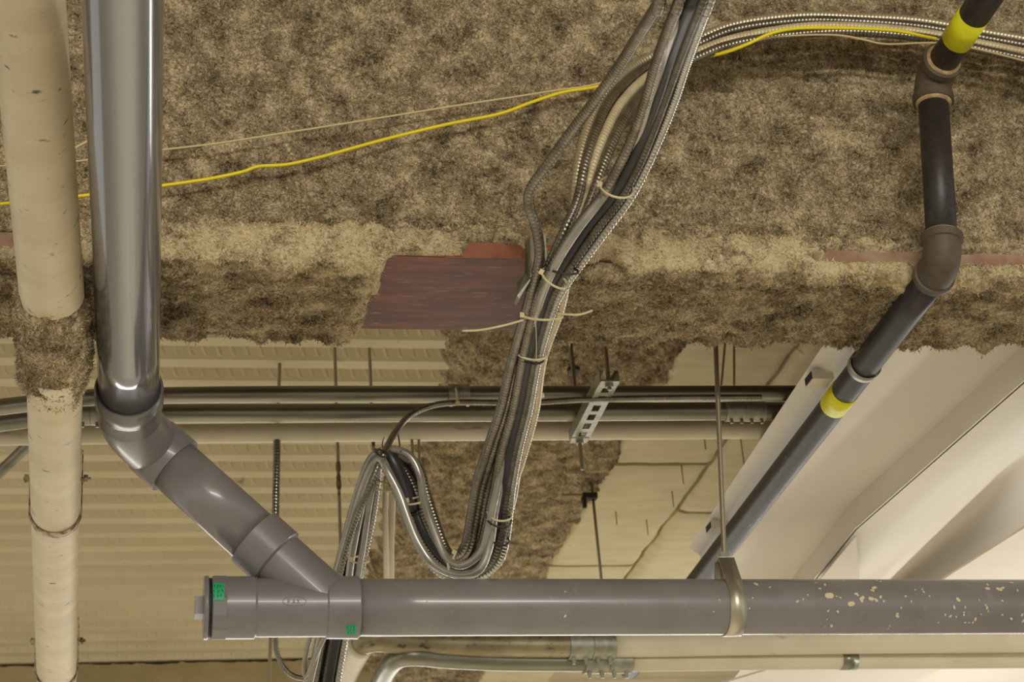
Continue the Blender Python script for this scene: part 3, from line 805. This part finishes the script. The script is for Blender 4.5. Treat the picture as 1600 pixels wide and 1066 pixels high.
# ring hanger of the black pipe
th_ = on_axis(g2, dg3, 572, 0, 3, 1); hc = g2 + dg3 * th_
rh = thing('ring_hanger', 'thin zinc ring hanger clasping the black iron pipe above its yellow band', 'hanger', hc)
ug = unit(np.cross(dg3, [0, 0, 1])); vg = np.cross(ug, dg3)
rg = GR + .0035
cir = [hc + (ug * math.cos(q) + vg * math.sin(q)) * rg for q in np.linspace(0, 2 * math.pi, 49)]
strip(np.array(cir), dg3, .020, .0028).build('ring', MT['zinc'], rh)
nub = np.array([0, 0, 1.0])
box(hc + nub * (rg + .018), ug * .013, unit(np.cross(nub, ug)) * .010, nub * .018).build('swivel_nut', MT['zinc'], rh, smooth=False)
tube([hc + nub * (rg + .03), hc + nub * (ZD - .06 - hc[2])], .0048, 8).build('rod', MT['rod'], rh)

# ================================================================== CONDUITS BEHIND THE BEAM
zc = PD(900, 617, 4.42)[2]
def cond(name, pts, r, m, label, seg=20):
    o = tube(catmull(pts, .03), r, seg).build(name, m); return tag(o, label, 'conduit')
def hz(px, py): return PZ(px, py, zc)
c1 = thing('steel_conduit', 'galvanised steel conduit nearest the beam, upper of the three on the trapeze', 'conduit', hz(800, 617))
tube(catmull([hz(-420, 672), hz(-40, 640), hz(60, 629), hz(150, 621), hz(300, 617.5), hz(500, 616), hz(900, 616), hz(1420, 614)], .03), .0185, 20).build('tube', MT['galv'], c1)
c2 = thing('steel_conduit', 'galvanised steel conduit in the middle of the three on the trapeze', 'conduit', hz(800, 645))
tube(catmull([hz(-420, 696), hz(-40, 664), hz(40, 655), hz(130, 648), hz(300, 646), hz(700, 645), hz(1420, 641)], .03), .0215, 20).build('tube', MT['galv'], c2)
c3 = thing('painted_conduit', 'cream painted conduit farthest from the beam on the trapeze', 'conduit', hz(800, 674))
tube(catmull([hz(-420, 690), hz(-40, 682), hz(400, 677), hz(800, 674), hz(1420, 670)], .05), .0225, 20).build('tube', MT['painted'], c3)
def coupling(px, py, wpx, r, parent, n=2):
    a, b = hz(px - wpx / 2, py), hz(px + wpx / 2, py)
    L = np.linalg.norm(b - a)
    o = lathe(a, b, [(0, r), (.001, r + .004), (L * .48, r + .004), (L * .49, r + .0028), (L * .51, r + .0028), (L * .52, r + .004), (L - .001, r + .004), (L, r)], 24).build('coupling', MT['zinc'], parent); edge_split(o)
    for k in range(n * 2):
        t = (.12 + .76 * k / (2 * n - 1)) * L
        q = a + unit(b - a) * t + np.array([0, -.3, -.95]) * (r + .003)
        tube([q, q + np.array([0, -.0, -.011])], .0042, 8).build('screw', MT['zinc'], o, smooth=False)
coupling(1163, 642.5, 62, .0215, c2); coupling(141, 647.5, 30, .0215, c2, 1); coupling(716, 616, 34, .0185, c1, 1)
# armoured cable strapped along the conduits
lead = [hz(1000, 627), hz(940, 628)]
# trapeze channel with slots
ta_, tb_ = PZ(953, 596, zc - .045), PZ(904, 690, zc - .045)
tr = thing('trapeze_channel', 'slotted zinc strut channel slung under the three conduits', 'hanger', ta_)
du = unit(tb_ - ta_); L = float(np.linalg.norm(tb_ - ta_)); dn = np.array([0, 0, 1.0]); ds = unit(np.cross(du, dn))
mb = MB(); hw = .0205
for sg in (-1, 1):
    box((ta_ + tb_) / 2 + ds * sg * hw + dn * .0125, du * L / 2, ds * .0013, dn * .0135, mb)
    box((ta_ + tb_) / 2 + ds * sg * (hw - .0055), du * L / 2, ds * .0065, dn * .0012, mb)
    box((ta_ + tb_) / 2 + ds * sg * (hw - .004) + dn * .0255, du * L / 2, ds * .0045, dn * .0012, mb)
ns = 6
for k in range(ns + 1):
    t = L * (.05 + .90 * k / ns); w = L * (.05 if k in (0, ns) else .028)
    box(ta_ + du * t, du * w, ds * .0085, dn * .0012, mb)
mb.build('channel', MT['zinc'], tr, smooth=False)
for t, lo, hi in ((.03, .016, ZD + .02 - zc), (.97, .075, ZD + .02 - zc)):
    q = ta_ + du * L * t
    tube(catmull([q - dn * lo, q + dn * hi], .002), .0048, 8, pitch=.005, ridge=.14).build('rod', MT['rod'], tr)
    lathe(q - dn * .010, q, [(0, .0095), (.009, .0095)], 6).build('nut', MT['zinc'], tr, smooth=False)
    box(q - dn * .0005, du * .016, ds * .020, dn * .0018).build('washer_plate', MT['zinc'], tr, smooth=False)

# ================================================================== LOWER CONDUITS BEHIND THE DRAIN
zl = 1.315
def lz(px, py, z=zl): return PZ(px, py, z)
dl = thing('galvanised_conduit', 'weathered galvanised conduit close under the drain pipe, elbow turning away at its left end', 'conduit', lz(750, 1013))
pts = [lz(1800, 1003), lz(1300, 1005), lz(960, 1011), lz(890, 1013)]
rl = .031
body = [lz(930, 1009), lz(760, 1008), lz(660, 1005), lz(612, 1001), lz(584, 999), lz(566, 1006), lz(556, 1024)]
tube(catmull(body, .012), rl, 28).build('elbow_tube', MT['galv_dirty'], dl)
tube(catmull([lz(566, 1004), lz(548, 1036), lz(526, 1082), lz(496, 1145)], .03), rl + .002, 28).build('wrapped_tube', MT['painted'], dl)
tube(catmull([lz(1800, 1000), lz(1300, 1004), lz(955, 1009)], .06), rl - .001, 24).build('painted_tube', MT['painted'], dl)
z2 = 1.285
d2_ = thing('galvanised_conduit', 'lower shiny galvanised conduit at the bottom edge, elbow turning away at its left end', 'conduit', lz(800, 1034, z2))
r2 = .0255
tube(catmull([lz(1000, 1034, z2), lz(800, 1033, z2), lz(700, 1029, z2), lz(655, 1025, z2), lz(626, 1027, z2), lz(608, 1042, z2), lz(592, 1072, z2), lz(555, 1140, z2)], .012), r2, 24).build('elbow_tube', MT['galv'], d2_)
tube(catmull([lz(1800, 1029, z2), lz(1300, 1031, z2), lz(980, 1034, z2)], .06), r2, 24).build('painted_tube', MT['painted'], d2_)
def coup2(px, py, z, w, r, parent):
    a, b = lz(px - w / 2, py, z), lz(px + w / 2, py, z); L = np.linalg.norm(b - a)
    o = lathe(a, b, [(0, r), (.001, r + .005), (L * .48, r + .005), (L * .49, r + .003), (L * .51, r + .003), (L * .52, r + .005), (L - .001, r + .005), (L, r)], 24).build('coupling', MT['zinc'], parent); edge_split(o)
    for k in range(4):
        q = a + unit(b - a) * L * (.1 + .26 * k) + np.array([0, -.25, -.97]) * (r + .003)
        lathe(q, q + np.array([0, 0, -1.]), [(0, .006), (.011, .006), (.011, .0045), (.017, .0045)], 8).build('screw', MT['zinc'], o, smooth=False)
coup2(922, 1009, zl, 72, rl, dl); coup2(948, 1034, z2, 74, r2, d2_)
a, b = lz(1312, 1031, z2), lz(1336, 1031, z2)
lathe(a, b, [(0, .0275), (float(np.linalg.norm(b - a)), .0275)], 24).build('bare_patch', MT['galv'], d2_)['label'] = 'bare grey patch in the cream paint'

# ================================================================== CABLES
CR = .0094
Dk_y = [-40, 0, 100, 200, 300, 400, 480, 560, 640, 700, 760, 800]
Dk_d = [2.93, 2.97, 3.20, 3.36, 3.46, 3.52, 3.60, 3.70, 3.81, 3.89, 3.97, 4.00]
def Dt(y): return float(np.interp(y, Dk_y, Dk_d))
inner = [(728, 848, 4.02), (714, 868, 4.05), (699, 862, 4.08), (683, 822, 4.11), (668, 775, 4.14), (657, 738, 4.16), (638, 712, 4.18), (612, 704, 4.20), (592, 712, 4.21)]
outer = [(790, 845, 4.02), (774, 884, 4.05), (735, 905, 4.07), (690, 896, 4.09), (655, 856, 4.11), (632, 800, 4.13), (613, 752, 4.16), (600, 726, 4.19), (592, 722, 4.21)]
fall0 = [(572, 738, 4.22), (555, 785, 4.23), (540, 840, 4.24), (526, 895, 4.25), (511, 950, 4.26), (497, 1010, 4.27), (484, 1085, 4.28)]
fall1 = [(590, 750, 4.22), (584, 800, 4.23), (574, 850, 4.24), (562, 900, 4.25), (549, 950, 4.26), (537, 1010, 4.27), (524, 1085, 4.28)]
def lerp(a, b, t): return [tuple(x + (y - x) * t for x, y in zip(p, q)) for p, q in zip(a, b)]
trunk = {  # x at y = 480,560,640,700,760
 'A': (824, 801, 782, 762, 744), 'C2': (831, 809, 791, 772, 754), 'C3': (852, 816, 800, 779, 762), 'B1': (836, 817, 802, 785, 773), 'B2': (846, 826, 811, 796, 786),
 'B3': (857, 835, 820, 805, 794), 'B4': (865, 841, 826, 811, 800), 'C1': (876, 848, 836, 820, 800), 'C4': (868, 838, 815, 800, 790)}
head = {
 'A': [(1043, -40), (1031, 0), (1001, 50), (971, 98), (935, 150), (895, 203), (855, 258), (829, 295), (826, 318), (836, 350), (843, 385), (841, 415), (831, 450)],
 'B1': [(1076, -40), (1062, 0), (1043, 50), (1025, 100), (1011, 150), (994, 200), (972, 250), (943, 303), (905, 350), (873, 398), (850, 440)],
 'B2': [(1098, -40), (1082, 0), (1062, 50), (1044, 100), (1028, 150), (1008, 203), (985, 255), (956, 306), (918, 352), (886, 400), (862, 440)],
 'B3': [(1112, -40), (1097, 0), (1077, 50), (1058, 100), (1040, 150), (1019, 206), (997, 258), (970, 308), (933, 356), (899, 404), (874, 442)],
 'B4': [(1123, -40), (1109, 0), (1090, 50), (1071, 103), (1054, 155), (1033, 208), (1009, 262), (982, 312), (946, 360), (910, 408), (884, 444)]}
arcp = {  # from the right edge, arching over and dropping behind the bundle
 'C1': [(1640, 68), (1540, 51), (1440, 33), (1340, 27), (1250, 25), (1150, 38), (1080, 65), (1000, 98), (945, 146), (917, 205), (904, 260), (898, 315), (896, 365), (886, 425)],
 'C2': [(1640, 78), (1540, 60), (1440, 42), (1340, 34), (1250, 33), (1150, 46), (1085, 72), (1010, 106), (958, 152), (930, 208), (913, 262), (903, 312), (880, 365), (852, 430)],
 'C3': [(1640, 90), (1540, 70), (1440, 51), (1340, 42), (1250, 43), (1150, 60), (1088, 82), (1018, 116), (972, 160), (944, 212), (925, 264), (914, 308), (893, 360), (866, 430)],
 'C4': [(1640, 101), (1540, 79), (1440, 59), (1340, 50), (1250, 53), (1150, 68), (1090, 90), (1026, 126), (986, 168), (960, 216), (940, 264), (926, 304), (903, 360), (878, 430)]}
loop_t = {'A': 0, 'C2': .14, 'C3': .28, 'B1': .40, 'B2': .62, 'B3': .84, 'B4': 1.0, 'C1': .52, 'C4': .74}
fall_t = {'A': 0.0, 'C2': .22, 'C3': .34, 'B1': .12, 'B2': .66, 'B3': .52, 'B4': .98, 'C1': .44, 'C4': .82}
dz_off = {'A': 0, 'C2': .012, 'C3': .032, 'B1': -.004, 'B2': 0, 'B3': .002, 'B4': .010, 'C1': .03, 'C4': .034}
looks = {
 'A': ('mc', 'leftmost armoured cable of the bundle, bowing out left through the steel bracket'),
 'B1': ('mc', 'ridged grey armoured cable on the left flank of the hanging bundle'),
 'B2': ('black', 'smooth black cable in the middle of the hanging bundle'),
 'B3': ('mc_dark', 'dark armoured cable beside the smooth black one in the bundle'),
 'B4': ('mc_bright', 'shiny armoured cable on the right flank of the bundle, brightest highlight'),
 'C1': ('mc_cream', 'armoured cable coloured with reflected cream light, uppermost of those arching in from the right'),
 'C2': ('mc', 'armoured cable second from the top of those arching in from the right'),
 'C3': ('mc_cream2', 'pale armoured cable third from the top of those arching in from the right'),
 'C4': ('mc', 'lowest armoured cable of those arching in from the right')}
def lane_pts(k):
    pts = []
    if k in head:
        for x, y_ in head[k]: pts.append(PD(x, y_, Dt(y_) + dz_off[k]))
    else:
        for i, (x, y_) in enumerate(arcp[k]):
            if i < 8: q = PY(x, y_, 3.145 - .012 * (ord(k[1]) - 49))
            else:
                f_ = (i - 7) / 6.; q0 = PY(x, y_, 3.145 - .012 * (ord(k[1]) - 49)); q1 = PD(x, y_, Dt(y_) + dz_off[k] + .01); q = q0 + (q1 - q0) * min(1, f_)
            pts.append(q)
    for x, y_ in zip(trunk[k], (480, 560, 640, 700, 760)): pts.append(PD(x, y_, Dt(y_) + dz_off[k]))
    for x, y_, d in lerp(inner, outer, loop_t[k]): pts.append(PD(x, y_, d + dz_off[k] * .6))
    f0 = lerp(fall0, fall1, fall_t[k])
    for x, y_, d in f0: pts.append(PD(x, y_, d + dz_off[k]))
    return pts
mats = {'mc': 'mc', 'black': 'black_cable', 'mc_dark': 'mc_dark', 'mc_bright': 'mc_bright', 'mc_cream': 'mc_pale', 'mc_cream2': 'mc_cream'}
for k, (lk, lab) in looks.items():
    pts = lane_pts(k)
    pts = [pts[0] + unit(pts[0] - pts[1]) * .9] + pts
    r = CR * (1.12 if k == 'B2' else 1.0)
    if lk == 'black': o = tube(catmull(pts, .01), r, 14).build('black_cable', MT['black_cable'])
    else: o = tube(catmull(pts, .0016), r, 12, pitch=.0078, ridge=.17).build('armoured_cable', MT[mats[lk]])
    tag(o, lab, 'cable')
# smooth grey cables in the lower loop / fall
def scable(pts, r, m, name, lab):
    Q_ = [PD(*p) for p in pts]
    if pts[-1][1] < 0: Q_.append(Q_[-1] + unit(Q_[-1] - Q_[-2]) * .9)
    o = tube(catmull(Q_, .008), r, 12).build(name, MT[m]); return tag(o, lab, 'cable')
scable([(590, 690, 4.22), (640, 716, 4.12), (660, 760, 4.10), (672, 800, 4.06), (690, 842, 4.02), (706, 874, 4.0)][0:0] + [(545, 905, 4.2), (551, 860, 4.2), (563, 800, 4.19), (576, 745, 4.17), (590, 714, 4.14), (612, 702, 4.12), (640, 712, 4.11), (656, 742, 4.10), (660, 772, 4.08), (668, 800, 4.06), (681, 836, 4.04), (697, 872, 4.02), (722, 884, 4.0), (752, 862, 3.99), (765, 815, 3.98), (779, 750, 3.95), (792, 690, 3.88), (806, 625, 3.80), (821, 555, 3.70), (840, 482, 3.595), (862, 425, 3.52), (900, 362, 3.475), (955, 290, 3.45), (1000, 206, 3.365), (1033, 104, 3.205), (1054, 40, 3.06), (1088, -50, 2.93)], .0085, 'grey_cable', 'grey_cable', 'smooth grey cable making the rounded hump at the top of the loop')
scable([(480, 1080, 4.16), (492, 1030, 4.15), (503, 985, 4.15), (520, 920, 4.15), (540, 850, 4.14), (558, 790, 4.13), (578, 735, 4.1), (594, 716, 4.08), (605, 735, 4.06), (624, 772, 4.05), (636, 806, 4.04), (652, 846, 4.03), (676, 880, 4.02), (712, 898, 4.0), (748, 892, 3.98), (766, 850, 3.99), (772, 806, 3.985), (784, 745, 3.955), (797, 690, 3.90), (811, 630, 3.83), (826, 556, 3.715), (843, 480, 3.62), (858, 440, 3.57)], .0088, 'grey_cable', 'grey_cable', 'smooth grey cable along the lower left flank of the loop')
scable([(604, 745, 4.26), (602, 790, 4.27), (603, 850, 4.27), (604, 910, 4.27), (604, 960, 4.27)], .0068, 'white_cable', 'white_cable', 'white cable dropping straight behind the drain, left of a matching pair')
scable([(614, 745, 4.28), (613, 790, 4.28), (611, 850, 4.28), (611, 910, 4.28), (610, 960, 4.28)], .0075, 'white_cable', 'white_cable', 'white cable dropping straight behind the drain, right of a matching pair')
scable([(604, 704, 4.13), (614, 722, 4.12), (624, 745, 4.12), (634, 772, 4.12), (642, 800, 4.12)], .0165, 'black_cable', 'black_cable', 'thick black cable lying inside the loop below its hump')
scable([(586, 740, 4.30), (575, 800, 4.31), (560, 860, 4.32), (540, 930, 4.33), (525, 1000, 4.34), (508, 1085, 4.35)], .0125, 'black_cable', 'black_cable', 'thick black cable falling behind the drain among grey ones')
scable([(498, 960, 4.15), (484, 1000, 4.15), (475, 1040, 4.15), (478, 1060, 4.15), (495, 1020, 4.14), (512, 985, 4.14)], .0055, 'grey_cable', 'grey_cable', 'thin grey cable loop poking out below the drain fitting')
scable([(640, 722, 4.15), (618, 706, 4.14), (598, 702, 4.13), (578, 716, 4.13), (562, 755, 4.13), (548, 805, 4.14), (534, 858, 4.15), (524, 905, 4.16), (516, 960, 4.17)], .0066, 'grey_cable', 'grey_cable', 'outermost grey cable of the fan falling left of the hump')
scable([(612, 716, 4.13), (598, 716, 4.12), (587, 736, 4.12), (577, 790, 4.13), (569, 845, 4.14), (560, 900, 4.15), (552, 960, 4.16)], .0066, 'grey_cable', 'grey_cable', 'innermost grey cable of the fan, beside the pair of white ones')
# grey cable bowing out right of the trunk
scable([(848, 440, 3.60), (852, 500, 3.66), (846, 560, 3.74), (837, 610, 3.82), (834, 645, 3.87), (823, 680, 3.93), (812, 712, 3.97), (806, 750, 4.0), (796, 800, 4.03), (780, 850, 4.04)], .0095, 'grey_cable', 'grey_cable', 'smooth grey cable bowing out right of the bundle below the beam')
# lead strapped under the conduits, then dropping into the loop
pts = [hz(1190, 628), hz(1000, 629), hz(920, 629)]
pts = [PD(1190, 621, 4.33), PD(1040, 622, 4.33), PD(915, 624.5, 4.33), PD(830, 629, 4.33), PD(765, 629, 4.33), PD(715, 629, 4.32), PD(675, 634, 4.3), PD(640, 650, 4.27), PD(618, 675, 4.22), PD(603, 702, 4.10), PD(590, 730, 4.08), PD(574, 770, 4.08), PD(553, 820, 4.1), PD(535, 880, 4.12), PD(525, 930, 4.14)]
o = tube(catmull(pts, .0016), .0068, 12, pitch=.0078, ridge=.16).build('armoured_cable', MT['mc'])
tag(o, 'single armoured cable strapped under the conduits then curving down left into the loop', 'cable')
o = tube(catmull([lz(860, 985, 1.36), lz(900, 988, 1.36), lz(960, 991, 1.36), lz(1040, 993.5, 1.36), lz(1120, 994, 1.36), lz(1220, 992, 1.36), lz(1330, 990.5, 1.36), lz(1500, 985, 1.36)], .0018), .0065, 12, pitch=.009, ridge=.16).build('armoured_cable', MT['mc_pale'])
tag(o, 'armoured cable peeping out between the drain pipe and the painted conduits', 'cable')
# yellow cable and cream wire on the face of the beam
def wcable(pts, r, m, name, lab, Y=3.205):
    P_ = [PY(p[0], p[1], p[2] if len(p) > 2 else Y) for p in pts]
    return tag(tube(catmull(P_, .008), r, 10).build(name, MT[m]), lab, 'cable')
wcable([(-520, 352), (-250, 340), (-40, 323), (10, 318), (70, 312), (130, 306), (200, 297), (255, 290), (330, 279), (385, 267), (402, 260), (450, 257), (510, 243), (560, 229), (620, 213), (700, 194), (780, 178), (830, 160), (880, 144), (925, 137), (960, 128), (1020, 108), (1080, 93, 3.15), (1130, 83, 3.10), (1170, 68, 3.07), (1205, 52, 3.06), (1250, 44, 3.06), (1330, 44, 3.06), (1400, 48, 3.06), (1440, 56, 3.07), (1480, 64, 3.12), (1560, 78, 3.13), (1640, 92, 3.13)], .0034, 'yellow', 'yellow_cable', 'bright yellow cable sagging across the sprayed beam')
wcable([(-520, 290), (-250, 276), (-40, 262), (60, 256), (120, 252), (190, 242), (255, 234), (340, 224), (430, 210), (520, 196), (620, 180), (720, 164), (800, 152), (870, 141), (925, 133), (990, 115, 3.19), (1080, 94, 3.14), (1140, 78, 3.10), (1195, 60, 3.08), (1250, 55, 3.08), (1310, 55, 3.08), (1350, 62, 3.08), (1385, 69, 3.08), (1460, 67, 3.09), (1520, 75, 3.10), (1600, 95, 3.10), (1650, 108, 3.1)], .0021, 'cream_wire', 'cream_wire', 'thin cream wire running above the yellow cable across the beam')
wcable([(60, 258), (100, 240), (140, 219), (180, 200)], .0028, 'cream_wire', 'cream_wire', 'short cream wire showing between the white and the glossy pipe', 3.22)

# bracket the bundle hangs from
def PB(px, py, Y=3.09): return PY(px, py, Y)
br = thing('beam_bracket', 'bent galvanised bracket clipped to the beam edge behind the cable bundle', 'bracket', PB(835, 420))
yb = 3.13
o = slab([PB(821, 377, yb), PB(831, 364, yb), PB(829, 434, yb - .02), PB(808, 462, yb - .03), PB(808, 442, yb - .03), PB(820, 428, yb - .02)], (0, .004, 0)).build('left_plate', MT['galv'], br, smooth=False)
slab([PB(829, 364, yb - .03), PB(831.5, 364, yb - .03), PB(831, 432, yb - .04), PB(828.5, 433, yb - .04)], (0, .03, 0)).build('left_lip', MT['zinc'], br, smooth=False)
slab([PB(831, 364, yb + .004), PB(852, 366, yb + .004), PB(855, 406, yb + .004), PB(830, 430, yb + .004)], (0, .003, 0)).build('back_plate', MT['galv'], br, smooth=False)
slab([PB(849, 366, yb - .03), PB(852, 365, yb - .03), PB(855, 406, yb - .03), PB(852, 408, yb - .03)], (0, .03, 0)).build('right_lip', MT['zinc'], br, smooth=False)
slab([PB(808, 462, yb - .03), PB(829, 434, yb - .03), PB(829, 438, yb - .03), PB(811, 466, yb - .03)], (0, .03, 0)).build('foot', MT['zinc'], br, smooth=False)

# cable ties
def tie(a, b, d, label, m='tie', sag=.6, tails=(), bulge=.022, head=None):
    """loop round the bundle between image points a and b (its two flanks) at depth d"""
    A_ = PD(a[0], a[1], d); B_ = PD(b[0], b[1], d); c = (A_ + B_) / 2; u = (B_ - A_) / 2
    fw = R[:, 2]; dn_ = R[:, 1]
    L = []
    for q in np.linspace(0, 2 * np.pi, 33):
        L.append(c + u * math.cos(q) - fw * bulge * math.sin(q) + dn_ * (sag * .012 * math.sin(q)))
    t = thing('cable_tie', label, 'cable tie', c)
    L = np.array(L); strip(L, unit(np.cross(u, fw)), .0042, .0016).build('band', MT[m], t)
    hp = head if head is not None else a
    H = PD(hp[0], hp[1], d - .006)
    box(H, unit(u) * .0042, unit(np.cross(u, fw)) * .0048, fw * .004).build('tie_head', MT[m], t, smooth=False)
    for tl in tails:
        strip(catmull([PD(*p) for p in tl], .006), unit(np.cross(u, fw)) + fw * .3, .0038, .0014).build('tail', MT[m], t)
    return t
tie((937, 288), (990, 298), 3.44, 'cream cable tie highest on the bundle, crossing the sprayed beam', sag=1.6)
tie((846, 425), (886, 446), 3.53, 'cream cable tie beside the steel bracket', sag=1.2)
tie((860, 420), (904, 425), 3.52, 'black cable tie just above the bracket tie', m='tie_black', sag=.6)
tie((816, 492), (880, 494), 3.61, 'cream cable tie with two long uncut tails spread left and right', sag=.7, tails=[[(818, 500, 3.57), (790, 508, 3.55), (750, 516, 3.55), (722, 517, 3.55)], [(868, 490, 3.57), (895, 492, 3.55), (910, 491, 3.55), (926, 485, 3.55)], [(836, 494, 3.57), (838, 525, 3.62), (838, 562, 3.67)]])
tie((803, 545), (856, 553), 3.70, 'cream cable tie level with the ragged lower edge of the beam', sag=1.3, head=(820, 562))
tie((802, 552), (850, 562), 3.71, 'black cable tie right behind the cream one below the beam', m='tie_black', sag=1.0)
tie((822, 626), (848, 618), 3.83, 'small cream cable tie in front of the conduits', sag=.3, head=(847, 618))
tie((764, 803), (800, 806), 3.985, 'cream cable tie low on the bundle above its bend', sag=.9)
tie((759, 806), (799, 816), 3.985, 'black cable tie low on the bundle under the cream one', m='tie_black', sag=1.2)
tie((768, 842), (796, 846), 4.0, 'black cable tie at the start of the bend', m='tie_black', sag=.7)
tie((633, 786), (671, 778), 4.09, 'cream cable tie round the rising leg of the loop', sag=.4, head=(636, 782), tails=[[(634, 784, 4.07), (632, 795, 4.06), (631, 806, 4.06)]])
tie((699, 893), (711, 864), 4.03, 'cream cable tie at the bottom of the loop just above the drain', sag=.2, head=(710, 863), tails=[[(699, 880, 4.0), (701, 892, 4.0), (703, 902, 4.0)]])
tie((580, 756), (614, 764), 4.2, 'cream cable tie gathering the falling cables under the hump', sag=.6, head=(606, 762))
tie((549, 874), (577, 876), 4.2, 'cream cable tie on the falling cables just above the drain', sag=.4)
tie((588, 705), (605, 712), 4.06, 'black tie strap suspending the loop from the conduit', m='tie_black', sag=.4, tails=[[(596, 712, 4.1), (598, 690, 4.25), (600, 684, 4.4)], [(626, 706, 4.1), (623, 685, 4.25), (620, 668, 4.4)]])
tie((712, 606), (715, 630), 4.31, 'clear tie fixing the armoured cable to the conduit coupling', sag=.1, bulge=.006, head=(715, 630))
# ================================================================== SMALL THINGS BELOW THE DECK
def drop(name, px, y0, y1, Y, r, m, lab, cat, fl_=None, grp=None, ridge=None, top=True):
    a = PY(px[0], y0, Y); b = PY(px[1], y1, Y)
    if top: d = unit(a - b); a = a + d * max(0, (ZD + .03 - a[2])) / max(d[2], .2)
    if fl_:
        t = thing(name, lab, cat, b, grp)
        tube(catmull([a, b], .02), r, 8).build('rod', MT[m], t)
        P_ = []; N_ = []
        for (yy0, yy1, wpx) in fl_:
            q0, q1 = PY(np.interp(yy0, [y0, y1], px), yy0, Y), PY(np.interp(yy1, [y0, y1], px), yy1, Y)
            rr_ = wpx * 5.4 / F
            pp = catmull([q0, q1], .008); rs = rr_ * (.45 + .5 * rng.random(len(pp))); rs[0] = rs[-1] = r
            mbx = tube(pp, rs, 9)
            o = mbx.build('dust_clump', MT['fluff'], t); o['label'] = 'fuzzy grey dust clinging to the rod'
        return t
    mb = tube(catmull([a, b], .002 if ridge else .03), r, 10, pitch=.008 if ridge else None, ridge=ridge or 0)
    return tag(mb.build(name, MT[m]), lab, cat, grp)
drop('hanger_rod', (437, 420), 565, 1085, 5.42, .0052, 'wire_dark', 'thin hanger rod leftmost below the deck, running down behind the drain', 'rod')
drop('hanger_rod', (523, 533), 545, 880, 5.3, .0048, 'wire_dark', 'dusty hanger rod left of the cable loop', 'rod', fl_=[(690, 700, 3.5), (722, 775, 5), (776, 790, 3)])
drop('hanger_rod', (577, 586), 545, 760, 5.3, .0048, 'wire_dark', 'dusty hanger rod just left of the loop hump', 'rod', fl_=[(684, 704, 5)])
drop('flexible_conduit', (433, 430), 676, 830, hz(433, 676)[1], .0082, 'mc', 'ridged flexible conduit hanging from the painted conduit', 'conduit', ridge=.2, top=False)
o = tube(catmull([PD(431, 985, 4.6), PD(431, 1010, 4.6), PD(438, 1035, 4.6), PD(455, 1055, 4.6), PD(480, 1061, 4.6), PD(520, 1062, 4.6)], .0018), .0062, 12, pitch=.008, ridge=.18).build('flexible_conduit', MT['mc'])
tag(o, 'ridged flexible conduit curving out below the wye fitting', 'conduit')
for k, (xa_, xb_, y0, y1, Y, lab) in enumerate([(643, 646, 676, 740, hz(643, 674)[1], 'thin wire in front of the sprayed strip, left of a close pair'), (654, 656, 676, 740, hz(643, 674)[1], 'thin wire in front of the sprayed strip, right of a close pair'), (1133, 1127, 535, 602, 4.6, 'thin wire right of the drain hanger rod, left of two'), (1147, 1147, 535, 602, 4.6, 'thin wire right of the drain hanger rod, right of two')]):
    drop('hanger_wire', (xa_, xb_), y0, y1, Y, .0032, 'wire_dark', lab, 'wire', top=(k > 1))
# clamp and rod on the edge of the sprayed strip
cp = PZ(921, 776, 2.33)
bc = thing('beam_clamp', 'black beam clamp with thin rod on the edge of the sprayed strip', 'clamp', cp)
box(cp, (.026, 0, 0), (0, .016, 0), (0, 0, .010)).build('clamp_body', MT['dark'], bc, smooth=False)
box(cp + (-.020, 0, -.02), (.006, 0, 0), (0, .010, 0), (0, 0, .022)).build('clamp_jaw', MT['dark'], bc, smooth=False)
box(cp + (-.06, 0, .004), (.040, 0, 0), (0, .008, 0), (0, 0, .004)).build('clamp_strap', MT['wire_dark'], bc, smooth=False)
tube([cp + (.012, 0, .06), PY(942, 930, cp[1])], .0052, 8).build('rod', MT['rod'], bc)
q = PZ(896, 575, 2.35)
t = thing('anchor_bolt', 'short bolt in a scraped spot of the sprayed strip behind the trapeze channel', 'bolt', q)
tube([q + (0, 0, .05), q - (0, 0, .10)], .006, 8).build('bolt', MT['rod'], t); lathe(q, q - (0, 0, 1.), [(0, .02), (.012, .02)], 6).build('nut', MT['dark'], t, smooth=False)
# slanting conduit at the far left edge
o = tube(catmull([PD(-60, 788, 5.1), PD(0, 738, 5.1), PD(48, 692, 5.1), PD(90, 655, 5.1)], .03), .0155, 14).build('slanting_conduit', MT['galv'])
tag(o, 'short galvanised conduit slanting up behind the white pipe at the left edge', 'conduit')
